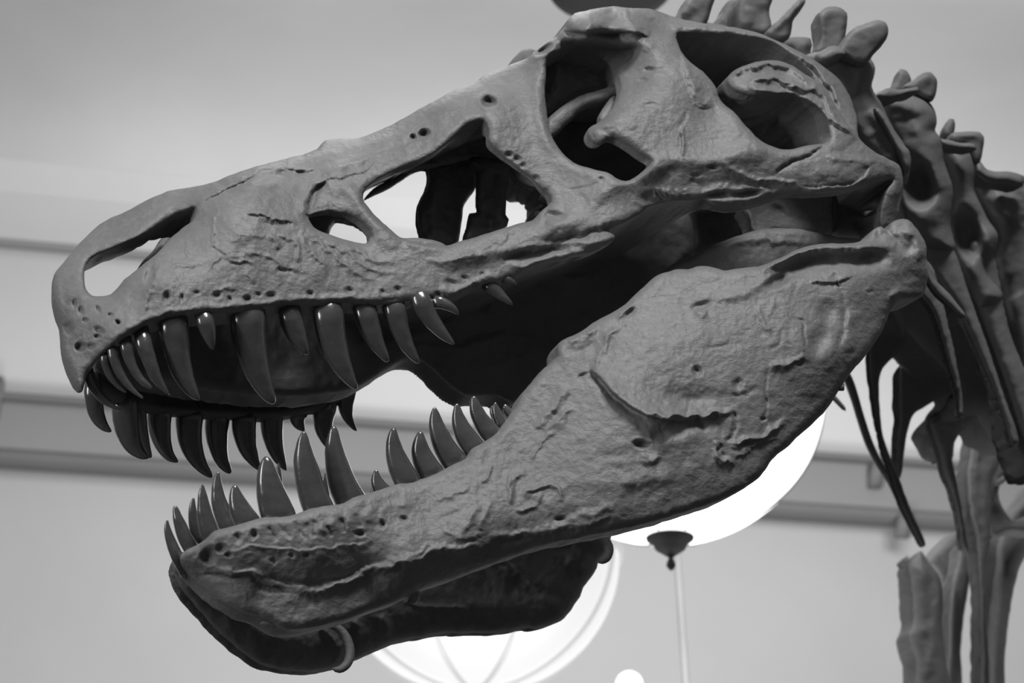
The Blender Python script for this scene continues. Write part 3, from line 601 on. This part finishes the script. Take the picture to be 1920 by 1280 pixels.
crest.parent = mand

# bits of the mounting on the jaw

def child(o, parent):
    o.parent = parent
    if parent is SK: o.matrix_parent_inverse = SKI
    return o
def tubepx(name, pts, rpx, depth, mat, parent, n=12, sq=1.0, taper=None):
    p = catmull(pts, 5, False)
    d = depth(p[:, 0], p[:, 1]) if callable(depth) else np.full(len(p), depth)
    t = np.linspace(0, 1, len(p))
    r = np.interp(t, np.linspace(0, 1, len(rpx)), rpx) if hasattr(rpx, '__len__') else np.full(len(p), rpx)
    e = np.sqrt(np.clip(1 - (1 - np.clip(np.minimum(t, 1 - t) * len(p) * 5 / (2 * np.maximum(r, 1)) , 0, 1)) ** 2, 0.02, 1))
    o = tube_obj(name, P3(p[:, 0], p[:, 1], d), r * e * d / FPX, mat, None, n=n, squash=sq, axis=FWD)
    return child(o, parent)
tubepx('mounting_clip', [(764,1092),(772,1100),(777,1112),(774,1124),(764,1131)], [7, 11, 12, 10, 5], lambda u, v: md_dep(u, v) + .03, BONE, mand)
tubepx('mounting_clip', [(487,1170),(500,1166),(518,1168),(535,1172)], [5, 8, 9, 6], lambda u, v: md_dep(u, v) + .03, BONE, mand)
tubepx('bolt_head', [(1570,722),(1578,726),(1582,732)], [10, 12, 9], lambda u, v: md_dep(np.full(np.shape(u), 1572.), np.full(np.shape(v), 722.)) + .02, BONE, mand)

# ---- near upper teeth: root centre, width, bend, tip
UP = [((166,700),22,(184,748),(228,770),.02),((197,672),17,(204,712),(237,735),.0),((212,664),21,(224,712),(268,746),-.005),((238,652),25,(248,700),(285,728),.0),((270,642),33,(284,700),(318,740),.0),
      ((326,613),60,(332,700),(374,750),.0),((385,603),37,(392,628),(399,655),-.012),((465,596),72,(470,690),(514,756),-.002),((545,593),48,(556,632),(577,664),.004),((615,590),62,(626,672),(669,729),-.004),
      ((686,588),49,(698,636),(728,677),.002),((740,581),46,(752,636),(786,680),.0),((790,566),42,(806,604),(852,645),-.012),((822,566),26,(842,570),(860,589),-.012),((920,537),28,(938,553),(961,571),-.004),((947,523),17,(958,526),(969,533),-.004)]
for r_, w_, c_, t_, dd in UP:
    child(tooth(r_, w_, c_, t_, cr_dep, M_T, None, dd + .012), cran)
LOW = [((357,1026),30,(336,985),(328,948),.012),((395,1003),38,(378,955),(380,907),.0),((465,980),48,(443,945),(441,909),.0),((523,968),68,(500,905),(499,855),.0),((598,955),62,(566,875),(570,808),-.002),
       ((658,940),62,(622,870),(626,798),.008),((717,920),34,(704,902),(706,880),.004),((764,906),52,(736,855),(738,802),-.002),((808,888),50,(784,850),(789,809),.0),((850,864),50,(818,815),(815,762),.002),
       ((890,842),46,(858,800),(857,756),.0),((924,815),42,(892,780),(888,742),.0),((943,796),28,(929,776),(929,754),.008),((960,780),22,(948,768),(947,757),.012)]
for r_, w_, c_, t_, dd in LOW:
    child(tooth(r_, w_, c_, t_, md_dep, M_T, None, dd + .02), mand)

# ---- far half of the skull and what lies between the halves
far_f = tps([(160,700,.20),(200,780,.26),(300,760,.38),(500,780,.44),(700,700,.46),(900,740,.5),(1000,600,.45),(300,450,.30),(250,520,.26),(500,400,.4),(700,450,.45),(1100,500,.4)])
far_dep = lambda u, v: base(u, v) + far_f(u, v)
FM = [(160,668),(158,700),(168,722),(195,745),(240,765),(300,778),(345,782),(400,786),(430,786),(485,790),(535,786),(560,780),(580,777),(610,772),(636,758),(652,742),(668,733),(697,712),(725,694),(763,674),(790,664),(830,640),(900,600),(930,520),(900,488),(860,478),(800,470),(740,450),(700,415),(640,360),(560,356),(460,372),(390,380),(345,398),(320,420),(309,434),(306,441),(286,470),(258,502),(246,530),(235,580),(180,620)]
fm = sheet('far_maxilla', FM, [[(622,428),(630,418),(652,420),(672,428),(692,446),(690,482),(640,482),(616,458)]], far_dep, .015, 18, .03, [('r',[(200,740),(300,765),(480,775),(600,760),(700,690)],14,8*mm),('g',[(300,720),(450,735),(600,720)],12,5*mm)], 5, BONE_SHADED, None, rough=.003)
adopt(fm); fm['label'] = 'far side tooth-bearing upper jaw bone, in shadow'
FT = [((176,735),36,(178,790),(209,809),-.02),((235,755),52,(235,840),(280,858),0),((255,760),40,(262,830),(284,858),.03),((300,775),46,(296,840),(334,866),.02),((356,780),54,(352,850),(398,895),.0),((408,785),47,(402,850),(433,887),.02),((458,785),48,(456,840),(489,882),.0),
      ((510,780),46,(508,835),(537,882),.01),((560,775),36,(554,790),(571,808),.02),((609,765),45,(600,810),(627,845),.0),((651,735),34,(642,775),(669,808),.0)]
for r_, w_, c_, t_, dd in FT:
    child(tooth(r_, w_, c_, t_, far_dep, M_T, None, dd), fm)

# median palate and throat bones
pal_f = tps([(180,700,.14),(400,640,.24),(700,620,.25),(900,700,.28),(1000,740,.30),(1100,600,.25),(1250,500,.2)])
pal_dep = lambda u, v: base(u, v) + pal_f(u, v)
PAL = [(185,668),(230,700),(330,722),(450,740),(560,745),(640,735),(668,728),(697,712),(725,694),(763,674),(783,676),(801,684),(825,708),(840,722),(852,731),(869,742),(885,744),(904,744),(938,746),(962,756),(985,740),(1010,712),(1060,660),(1180,580),(1260,520),(1300,480),(1290,400),(1200,390),(1100,470),(950,500),(850,540),(600,555),(400,570),(250,610)]
pal = sheet('palate', PAL, [], pal_dep, .07, 22, .03, [('r',[(700,662),(780,650),(860,655),(905,642),(960,630),(1010,640)],8,4.5*mm),('g',[(840,650),(900,625),(1000,632)],10,4.5*mm),('s',[(960,650),(985,680),(1000,730)],14,4.5*mm),('r',[(1030,500),(1060,520),(1100,520)],8,4.5*mm),
   ('g',[(1080,555),(1110,545)],8,4.5*mm),('b',1092,590,12,16,0,8.0*mm),('r',[(640,650),(740,640),(830,610),(900,560)],12,4.0*mm),('p',905,575,14,8,-20,6.0*mm),('r',[(910,690),(990,670),(1050,640)],12,3.0*mm)], 4, BONE_SHADED, None, rough=.002, big=.004)
adopt(pal)
sheet_c = lambda *a, **k: child(sheet(*a, **k), cran)
br_dep = lambda u, v: base(u, v) + .42
IB = [(985,90),(1010,95),(1060,62),(1200,45),(1400,72),(1490,110),(1550,190),(1590,260),(1655,310),(1668,345),(1660,440),(1630,470),(1500,480),(1300,540),(1200,600),(1100,680),(1040,735),(1000,752),(969,755),(955,735),(960,640),(1000,560),(1060,480),(1010,440),(1022,405),(1012,380),(1018,368),(1012,352),(985,345),(962,335),(950,320),(940,285),(905,240),(860,255),(840,240),(900,190)]
br = sheet('braincase', IB, [], br_dep, .10, 40, .05, [('r',[(1240,120),(1290,160),(1330,260)],25,20*mm),('r',[(1400,200),(1400,300),(1300,330)],25,20*mm),('g',[(1100,180),(1150,300)],30,20*mm)], 5, BONE_SHADED, None, rough=.002, big=.012)
adopt(br)
# far side struts seen through the large opening
fs = lambda k: (lambda u, v: base(u, v) + k)
sheet_c('strut', [(786,300),(760,316),(776,320),(800,318),(802,330),(798,350),(790,368),(784,380),(781,395),(781,414),(786,436),(790,450),(806,458),(838,462),(857,460),(862,440),(866,415),(870,385),(880,370),(892,350),(893,325),(905,318),(900,300)], [], fs(.24), .02, 22, .035, [('r',[(820,330),(812,400),(818,450)],10,9*mm)], 3, BONE_SHADED, rough=.003)
sheet_c('strut', [(880,300),(892,322),(893,345),(893,375),(894,398),(880,400),(876,420),(868,448),(878,455),(900,446),(930,436),(950,425),(954,412),(949,402),(949,385),(950,360),(954,330),(958,316),(950,300)], [], fs(.18), .015, 12, .03, [('g',[(926,318),(922,370),(935,420)],9,9*mm),('r',[(898,320),(900,370),(898,395)],6,6*mm),('r',[(914,405),(922,425),(924,438)],4,8*mm)], 3, BONE_SHADED, rough=.003)
sheet_c('inner_nasal_wall', [(740,322),(800,280),(880,225),(925,225),(960,280),(1030,340),(1040,380),(1010,372),(1012,362),(1008,358),(990,355),(970,345),(958,330),(950,316),(935,312),(905,298),(890,297),(850,306),(800,316),(770,322)], [], fs(.2), .012, 9, .02, [('r',[(800,312),(850,305),(890,298),(930,312),(955,330)],5,9*mm)], 3, BONE_SHADED, rough=.003)
sheet_c('strut', [(682,374),(700,366),(735,350),(765,330),(790,314),(780,308),(755,322),(740,330),(720,342),(700,354)], [], fs(.3), .02, 5, .012, [], 2.5, BONE_SHADED, rough=.002)
sheet_c('inner_jugal', [(1030,378),(1022,384),(1014,390),(1003,398),(1001,407),(1006,414),(1040,420),(1060,380)], [], fs(.22), .03, 8, .02, [], 3, BONE_SHADED)
sheet_c('inner_maxilla_shelf', [(735,440),(755,446),(786,446),(815,450),(826,454),(838,462),(850,480),(800,490),(740,470)], [], fs(.06), .03, 8, .01, [], 3, BONE)
# inside the orbit
sheet_c('orbit_strut', [(1024,228),(1050,202),(1078,184),(1110,172),(1160,163),(1170,180),(1130,192),(1095,204),(1068,228),(1040,256),(1022,262)], [], fs(.05), .03, 14, .02, [('g',[(1060,205),(1090,190)],4,3*mm)], 3, BONE)
sheet_c('orbit_strut', [(1150,180),(1135,196),(1122,222),(1130,235),(1165,225),(1185,190)], [], fs(.03), .02, 12, .02, [], 3, BONE)
sheet_c('orbit_wall', [(1018,95),(1060,75),(1190,70),(1195,110),(1185,150),(1165,172),(1110,168),(1070,180),(1040,200),(1020,200)], [], fs(.12), .06, 30, .05, [('r',[(1040,110),(1045,150),(1038,190)],9,14*mm),('g',[(1090,110),(1100,160)],16,9*mm)], 3, BONE, rough=.003)
# cheek region
sheet_c('quadrate_wing', [(1388,388),(1440,366),(1500,352),(1556,350),(1560,365),(1562,405),(1558,436),(1500,440),(1450,434),(1425,446),(1408,436),(1400,412)], [], fs(.02), .04, 12, .02, [('r',[(1402,395),(1410,420),(1416,440)],5,8*mm),('p',1458,393,12,8,30,8*mm),('g',[(1460,400),(1500,410),(1550,402)],8,5*mm)], 3, BONE)
sheet_c('quadrate_bone', [(1640,345),(1690,330),(1694,345),(1690,380),(1682,410),(1676,430),(1640,432),(1636,400),(1650,370)], [], fs(-.03), .06, 16, .03, [], 3, BONE)
sheet_c('quadrate_bone', [(1550,345),(1600,338),(1668,332),(1672,360),(1660,400),(1654,445),(1600,448),(1552,440),(1560,400)], [], fs(.03), .05, 40, .08, [('g',[(1610,350),(1600,430)],20,20*mm)], 3, BONE_SHADED)  # extra sheet added close behind the bar so this recess stays in shadow
sheet_c('inner_bar', [(1340,160),(1380,175),(1412,182),(1420,215),(1400,232),(1370,222),(1345,195)], [], fs(.1), .04, 16, .03, [], 3, BONE)
sheet_c('inner_bar', [(1478,176),(1530,190),(1566,225),(1568,266),(1545,272),(1535,235),(1515,210)], [], fs(-.02), .05, 12, .03, [], 3, BONE)
sheet_c('pterygoid_bone', [(1130,470),(1180,441),(1215,420),(1300,395),(1400,400),(1405,440),(1300,480),(1250,500),(1200,520),(1140,520)], [], fs(.25), .05, 20, .03, [('r',[(1178,443),(1192,456),(1215,468),(1260,480)],4,12*mm),('g',[(1200,400),(1260,385),(1320,390)],8,9*mm)], 3, BONE_SHADED, rough=.003)

# ---- far half of the lower jaw
fj_f = tps([(325,1060,.15),(340,1100,.17),(400,1160,.26),(470,1225,.33),(600,1250,.42),(600,1150,.36),(700,1210,.44),(900,1180,.50),(1050,1150,.52),(1140,1000,.5),(900,1050,.45),(400,1080,.18),(1100,960,.45)])
fj_dep = lambda u, v: base(u, v) + fj_f(u, v)
FJ = [(323,1060),(325,1074),(334,1094),(345,1112),(366,1136),(380,1152),(397,1173),(412,1188),(431,1204),(446,1218),(466,1232),(482,1242),(500,1249),(541,1257),(582,1260),(617,1254),(640,1248),(662,1239),(710,1218),(737,1206),(766,1199),(796,1194),(836,1187),(864,1187),(900,1186),(936,1186),(965,1181),(980,1178),(992,1177),(1001,1179),(1020,1175),(1035,1170),(1052,1163),(1063,1153),(1071,1143),(1077,1132),(1088,1118),(1094,1101),(1104,1088),(1114,1074),(1119,1064),(1122,1053),(1135,1040),(1144,1012),(1149,994),(1150,960),(1080,960),(900,1010),(780,1060),(600,1100),(450,1070),(380,1040),(335,1036),(326,1048)]
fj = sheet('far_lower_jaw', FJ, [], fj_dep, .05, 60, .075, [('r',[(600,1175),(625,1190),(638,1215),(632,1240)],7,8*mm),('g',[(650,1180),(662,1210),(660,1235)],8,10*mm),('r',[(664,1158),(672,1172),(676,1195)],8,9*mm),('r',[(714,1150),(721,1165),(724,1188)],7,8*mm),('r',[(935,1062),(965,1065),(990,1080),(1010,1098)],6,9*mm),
   ('g',[(950,1085),(1000,1110),(1055,1115)],9,8*mm),('g',[(1020,1020),(1050,1028),(1080,1020)],8,14*mm),('r',[(1100,1030),(1090,1050),(1060,1048)],12,12*mm),('g',[(1060,1060),(1090,1075)],8,5*mm),('r',[(760,1130),(810,1142),(880,1140)],4,5*mm),('s',[(880,1055),(940,1050),(1010,1100)],20,-10*mm),
   ('g',[(340,1060),(380,1100),(440,1140),(520,1165),(600,1175)],16,14*mm)], 3, BONE_SHADED, None, rough=.0025)
adopt(fj); fj['label'] = 'far half of the lower jaw, seen from below in shadow'
tubepx('mounting_band', [(608,1172),(628,1174),(644,1187),(654,1208),(656,1228),(650,1245),(636,1255),(622,1253)], [4, 7, 8, 9, 9, 9, 8, 5], fs(.36), BONE_SHADED, fj, sq=1.0)
tubepx('mounting_band', [(1096,1010),(1118,1006),(1134,1014),(1141,1030),(1136,1046),(1122,1055)], [7, 9, 10, 10, 9, 6], fs(.42), BONE_SHADED, fj)
FL = [((333,1044),24,(312,1000),(314,974),-.01),((372,1010),26,(358,965),(363,933),.02),((432,990),42,(404,940),(409,884),.03),((522,930),20,(524,900),(522,867),.05),((610,935),18,(608,910),(609,885),.06),((697,930),12,(700,915),(705,905),.05),((946,800),26,(922,775),(924,760),.05)]
for i, (r_, w_, c_, t_, dd) in enumerate(FL):
    child(tooth(r_, w_, c_, t_, (lambda u, v: md_dep(u, v)), M_T, None, .03 + dd * 2, embed=34), fj)

# ------------------------------------------------------------------ neck, ribs and limb, further back
BN = bone_mat('cast_bone_neck', 0.17, 0.26, 0.55, 0.3, 0.8)
def nb(name, pts, depth, T=.08, roll=26, rz=.05, rel=(), parent=None, label=None, step=4, mat=None, rT=16):
    d = depth if callable(depth) else (lambda u, v, k=depth: np.full(np.shape(u), k) + (u - 1700) * .0003)
    if name in ('shoulder_blade', 'far_cervical_rib'): d = (lambda u, v, k=depth: k + (u - 1700) * .0003 + (v - 700) * (.0024 if name == 'shoulder_blade' else .0013))
    if name == 'neural_spine': roll = min(roll, 9); rz = .02
    rel = [(x[0], x[1], x[2] * 1.4, x[3] * .55) if x[0] in 'rgs' else x for x in rel]
    o = sheet(name, pts, [], d, T, roll, rz, rel, step, mat or BN, None, rough=.0016, wob=1.0, rT=rT)
    child(o, parent or SK)
    if label: o['label'] = label
    return o
# neural spines behind the skull roof
v0 = nb('cervical_vertebra', [(1500,60),(1530,62),(1548,78),(1535,108),(1560,120),(1540,150),(1480,110),(1400,80),(1300,52),(1250,48),(1265,30),(1330,36),(1400,48),(1440,62),(1475,66),(1490,70),(1522,73),(1520,104),(1560,110)][:0] or [(1250,55),(1280,38),(1340,44),(1400,56),(1440,62),(1470,72),(1482,70),(1520,73),(1523,84),(1520,102),(1538,112),(1560,150),(1500,130),(1400,95),(1280,75)], 3.75, .12)
nb('neural_spine', [(1262,42),(1276,18),(1290,-6),(1340,-8),(1334,14),(1324,45),(1310,60)], 3.72, .06, 20, .05, [('r',[(1280,30),(1300,5)],8,8*mm)], v0)
nb('neural_spine', [(1334,50),(1352,26),(1366,0),(1392,-10),(1392,20),(1384,52),(1365,64)], 3.80, .06, 18, .05, [('r',[(1368,50),(1380,20)],6,9*mm)], v0)
nb('neural_spine', [(1386,52),(1386,0),(1396,-12),(1450,-12),(1442,20),(1447,50),(1440,66),(1410,62)], 3.74, .08, 26, .06, [('r',[(1400,50),(1405,10)],7,9*mm),('g',[(1425,50),(1430,10)],8,9*mm)], v0)
nb('neural_spine', [(1436,62),(1450,46),(1466,30),(1482,12),(1500,-4),(1511,0),(1500,22),(1486,42),(1484,58),(1478,74),(1455,76)], 3.70, .05, 18, .05, [('r',[(1450,60),(1475,35),(1500,5)],6,9*mm)], v0)
v1 = nb('cervical_vertebra', [(1505,110),(1525,98),(1545,90),(1560,84),(1582,94),(1600,104),(1632,110),(1641,128),(1638,146),(1634,160),(1642,178),(1652,192),(1662,215),(1678,245),(1700,280),(1706,310),(1700,345),(1690,345),(1660,320),(1600,260),(1570,180),(1530,125)], 3.55, .14, 30, .08,
   [('r',[(1560,100),(1600,130),(1625,170)],16,16*mm),('g',[(1590,130),(1605,190),(1640,260)],16,18*mm),('r',[(1632,200),(1660,240),(1690,290)],8,16*mm),('g',[(1640,250),(1665,290)],12,18*mm)])
nb('neural_spine', [(1528,100),(1538,70),(1534,24),(1546,14),(1560,12),(1576,14),(1588,24),(1589,40),(1584,70),(1580,92),(1560,98)], 3.60, .05, 16, .04, [('r',[(1542,25),(1540,80)],6,8*mm),('g',[(1556,30),(1560,80)],9,6*mm)], v1)
nb('neural_spine', [(1572,98),(1582,72),(1600,54),(1622,44),(1646,37),(1660,42),(1666,56),(1662,74),(1650,90),(1636,104),(1625,118),(1595,112)], 3.52, .05, 26, .05, [('r',[(1590,90),(1620,65),(1650,50)],12,6*mm)], v1)
nb('zygapophysis', [(1528,104),(1545,92),(1562,84),(1582,92),(1590,100),(1576,112),(1550,122),(1532,116)], 3.5, .05, 14, .04, (), v1)
nb('cervical_rib', [(1636,200),(1650,205),(1670,232),(1690,268),(1704,282),(1708,312),(1698,330),(1690,310),(1676,280),(1658,245)], 3.53, .03, 12, .03, (), v1)
v2 = nb('cervical_vertebra', [(1640,178),(1652,170),(1665,168),(1690,172),(1718,176),(1740,188),(1752,205),(1757,232),(1752,245),(1764,258),(1770,300),(1786,350),(1786,385),(1782,420),(1790,470),(1740,470),(1700,420),(1686,360),(1690,310),(1672,270),(1650,225)], 3.75, .14, 30, .08,
   [('p',1722,345,26,38,-10,60*mm),('r',[(1655,190),(1700,200),(1735,215)],10,14*mm),('r',[(1715,220),(1735,290),(1760,360)],14,20*mm),('g',[(1690,220),(1700,270)],14,14*mm),('b',1740,400,26,26,0,14*mm)])
nb('neural_spine', [(1668,176),(1678,152),(1688,128),(1700,132),(1708,148),(1706,170)], 3.9, .04, 10, .03, (), v2)
nb('neural_spine', [(1694,164),(1712,150),(1728,138),(1745,136),(1756,148),(1757,165),(1748,190),(1735,186),(1712,172)], 3.78, .05, 14, .04, [('r',[(1710,160),(1745,148)],8,6*mm)], v2)
nb('zygapophysis', [(1644,180),(1660,166),(1690,168),(1722,163),(1724,172),(1700,178),(1680,186),(1655,188)], 3.68, .06, 9, .02, (), v2)
v3 = nb('cervical_vertebra', [(1755,258),(1772,262),(1800,268),(1824,278),(1832,300),(1832,325),(1828,350),(1838,380),(1852,410),(1870,438),(1868,468),(1852,492),(1880,560),(1840,580),(1800,500),(1782,430),(1786,370),(1776,320),(1764,290)], 3.95, .14, 30, .08,
   [('p',1812,440,24,42,-15,60*mm),('r',[(1780,285),(1815,330),(1840,400)],16,22*mm),('g',[(1790,320),(1800,380)],12,16*mm),('b',1855,440,16,26,0,14*mm)])
nb('neural_spine', [(1767,252),(1772,232),(1780,222),(1788,224),(1790,245),(1782,262)], 4.1, .03, 9, .03, (), v3)
nb('neural_spine', [(1780,262),(1784,250),(1810,247),(1838,248),(1845,256),(1842,285),(1836,306),(1826,304),(1812,274),(1790,272)], 3.96, .05, 10, .03, [('r',[(1790,252),(1835,251)],5,5*mm)], v3)
nb('zygapophysis', [(1760,262),(1778,262),(1800,268),(1828,270),(1832,280),(1800,280),(1772,276)], 3.88, .05, 8, .02, (), v3)
v4 = nb('cervical_vertebra', [(1826,318),(1842,316),(1870,322),(1905,326),(1945,345),(1945,900),(1925,780),(1900,640),(1880,560),(1866,480),(1872,440),(1852,402),(1836,370)], 4.1, .16, 34, .09,
   [('r',[(1835,330),(1880,335),(1920,345)],12,14*mm),('b',1885,395,34,36,0,40*mm),('g',[(1840,360),(1870,352),(1905,360)],9,18*mm),('g',[(1880,520),(1900,560)],20,20*mm)])
nb('zygapophysis', [(1826,318),(1832,308),(1838,300),(1845,312),(1858,320),(1895,322),(1920,332),(1918,350),(1880,345),(1845,340)], 4.02, .06, 12, .03, (), v4)
# near cervical ribs hanging towards the lower right
RB = 3.62
nb('cervical_rib', [(1700,400),(1720,405),(1740,425),(1770,440),(1790,470),(1806,515),(1824,570),(1846,630),(1866,690),(1884,745),(1904,800),(1910,830),(1900,838),(1884,790),(1866,735),(1846,690),(1822,636),(1796,580),(1770,540),(1740,500),(1705,460)], 3.78, .03, 14, .03, (), v2)
nb('cervical_rib', [(1720,480),(1745,495),(1762,545),(1776,600),(1788,650),(1800,710),(1806,755),(1806,782),(1799,782),(1794,740),(1780,690),(1766,640),(1745,580),(1715,540)], 3.60, .03, 9, .03, (), v1)
nb('cervical_rib', [(1730,470),(1742,498),(1752,522),(1775,545),(1797,572),(1812,594),(1806,596),(1785,580),(1760,556),(1742,535),(1732,510)], 3.5, .02, 6, .02, (), v1)
nb('cervical_rib', [(1838,440),(1862,470),(1874,520),(1886,590),(1900,640),(1925,700),(1945,760),(1945,850),(1925,835),(1892,745),(1866,670),(1840,600),(1820,540),(1815,450)], 3.98, .05, 22, .06, (), v3)
# dark mass of shoulder and far ribs
SB = 4.5
sh = nb('shoulder_blade', [(1660,560),(1740,540),(1800,560),(1880,640),(1945,700),(1945,860),(1918,845),(1900,838),(1886,838),(1868,828),(1848,816),(1838,800),(1829,788),(1806,800),(1790,826),(1786,860),(1775,850),(1742,795),(1772,758),(1778,745),(1790,730),(1745,674),(1720,648),(1701,628),(1693,652),(1675,600)], 4.35, .12, 26, .06, [('r',[(1760,690),(1830,740),(1900,800)],16,16*mm),('r',[(1830,700),(1845,690),(1860,680)],5,14*mm)], mat=BONE_SHADED)
nb('far_cervical_rib', [(1640,600),(1680,575),(1712,600),(1702,632),(1697,646),(1684,662),(1668,676),(1656,690),(1650,706),(1648,730),(1650,770),(1654,810),(1664,842),(1676,872),(1688,900),(1704,945),(1722,985),(1735,1022),(1730,1026),(1712,996),(1694,960),(1680,925),(1668,886),(1655,850),(1646,812),(1638,765),(1632,725),(1627,680),(1630,640)], 4.3, .03, 9, .03, (), SK, 'slender dark rib, its tip lowest and alone against the wall', mat=BONE_SHADED)
nb('far_cervical_rib', [(1686,690),(1692,680),(1700,680),(1708,690),(1722,696),(1736,690),(1748,672),(1800,690),(1798,722),(1782,734),(1758,748),(1730,765),(1712,778),(1704,800),(1698,830),(1693,870),(1688,896),(1682,898),(1680,860),(1681,820),(1685,780),(1684,740)], 4.4, .05, 14, .03, [('p',1715,688,12,5,0,9*mm)], SK, mat=BONE_SHADED)
tubepx('far_cervical_rib', [(1580,690),(1592,716),(1602,745),(1614,785),(1630,832),(1648,868),(1668,900),(1682,930),(1693,958)], [9, 9, 8, 8, 8, 7, 7, 6, 4], lambda u, v: 4.25 + (v - 700) * .0022, BONE_SHADED, SK)
tubepx('far_cervical_rib', [(1545,728),(1566,748),(1586,770)], [5, 5, 4], 4.25, BONE_SHADED, SK)
nb('far_cervical_rib', [(1742,790),(1762,770),(1780,745),(1800,735),(1840,780),(1830,790),(1808,804),(1794,822),(1786,838),(1786,862),(1792,895),(1800,935),(1806,970),(1812,1005),(1816,1035),(1804,1030),(1798,990),(1790,950),(1780,915),(1768,885),(1760,850),(1750,820)], 4.45, .04, 12, .03, (), SK, mat=BONE_SHADED)
# fore limb and front ribs, far and pale
BP = bone_mat('cast_bone_pale', 0.17, 0.26, 0.6, 0.3, 0.6)
nb('arm_bone', [(1698,1044),(1702,1040),(1707,1054),(1714,1052),(1722,1034),(1728,1032),(1738,1050),(1752,1066),(1764,1085),(1768,1125),(1766,1170),(1772,1225),(1776,1300),(1722,1300),(1716,1240),(1706,1205),(1703,1190),(1711,1165),(1710,1120),(1706,1075)], 5.2, .10, 22, .06, [('r',[(1725,1060),(1735,1120),(1735,1200)],9,16*mm),('g',[(1745,1080),(1742,1140),(1730,1180)],8,20*mm),('r',[(1765,1090),(1755,1180),(1740,1270)],6,14*mm)], mat=BP)
nb('arm_bone', [(1738,1052),(1752,1030),(1772,1008),(1792,995),(1812,1000),(1806,1040),(1790,1060),(1778,1090),(1770,1120),(1760,1085)], 5.4, .08, 18, .05, [('r',[(1760,1050),(1790,1020)],7,14*mm),('g',[(1775,1075),(1800,1045)],6,14*mm)], mat=BP)
nb('front_rib', [(1800,1020),(1824,1015),(1826,1050),(1818,1090),(1808,1150),(1802,1220),(1800,1300),(1776,1300),(1778,1220),(1779,1150),(1786,1090),(1796,1050)], 5.3, .08, 12, .04, (), SK, mat=BP)
nb('front_rib', [(1830,795),(1842,800),(1848,830),(1870,850),(1872,870),(1862,900),(1858,960),(1856,1020),(1850,1060),(1850,1150),(1852,1300),(1844,1300),(1840,1180),(1834,1060),(1828,1000),(1818,960),(1812,890),(1818,850)], 5.0, .08, 14, .05, [('r',[(1835,830),(1825,900),(1835,1000)],6,14*mm)], SK, mat=BP)
nb('front_rib', [(1945,900),(1945,985),(1930,1030),(1914,1060),(1902,1100),(1892,1160),(1884,1230),(1880,1300),(1855,1300),(1852,1220),(1854,1150),(1860,1100),(1866,1050),(1872,1010),(1890,975),(1915,940)], 5.2, .12, 26, .08, (), SK, mat=BP)
nb('breast_bone', [(1848,832),(1868,846),(1900,842),(1945,850),(1945,880),(1910,880),(1880,900),(1872,925),(1880,950),(1900,975),(1945,960),(1945,1000),(1890,1000),(1862,1010),(1850,960),(1855,900)], 5.1, .07, 12, .04, [('r',[(1870,900),(1880,950)],6,10*mm)], SK, mat=BP)
tubepx('front_rib', [(1866,910),(1884,896),(1905,885),(1935,880)], [6, 6, 7, 8], 5.1, BP, SK)

# kinds of bone, as plain names
for _o in list(bpy.data.objects):
    _n = _o.name.split('.')[0]
    _m = {'far_maxilla': 'maxilla', 'far_lower_jaw': 'lower_jaw', 'far_cervical_rib': 'cervical_rib', 'front_rib': 'rib', 'inner_nasal_wall': 'nasal_wall',
          'inner_jugal': 'jugal_flange', 'inner_maxilla_shelf': 'maxilla_shelf', 'inner_bar': 'temporal_bar', 'arm_bone': 'arm_bone'}.get(_n)
    if _m and _m != _n: _o.name = _m
mand['label'] = 'near half of the lower jaw, broad pitted plate'
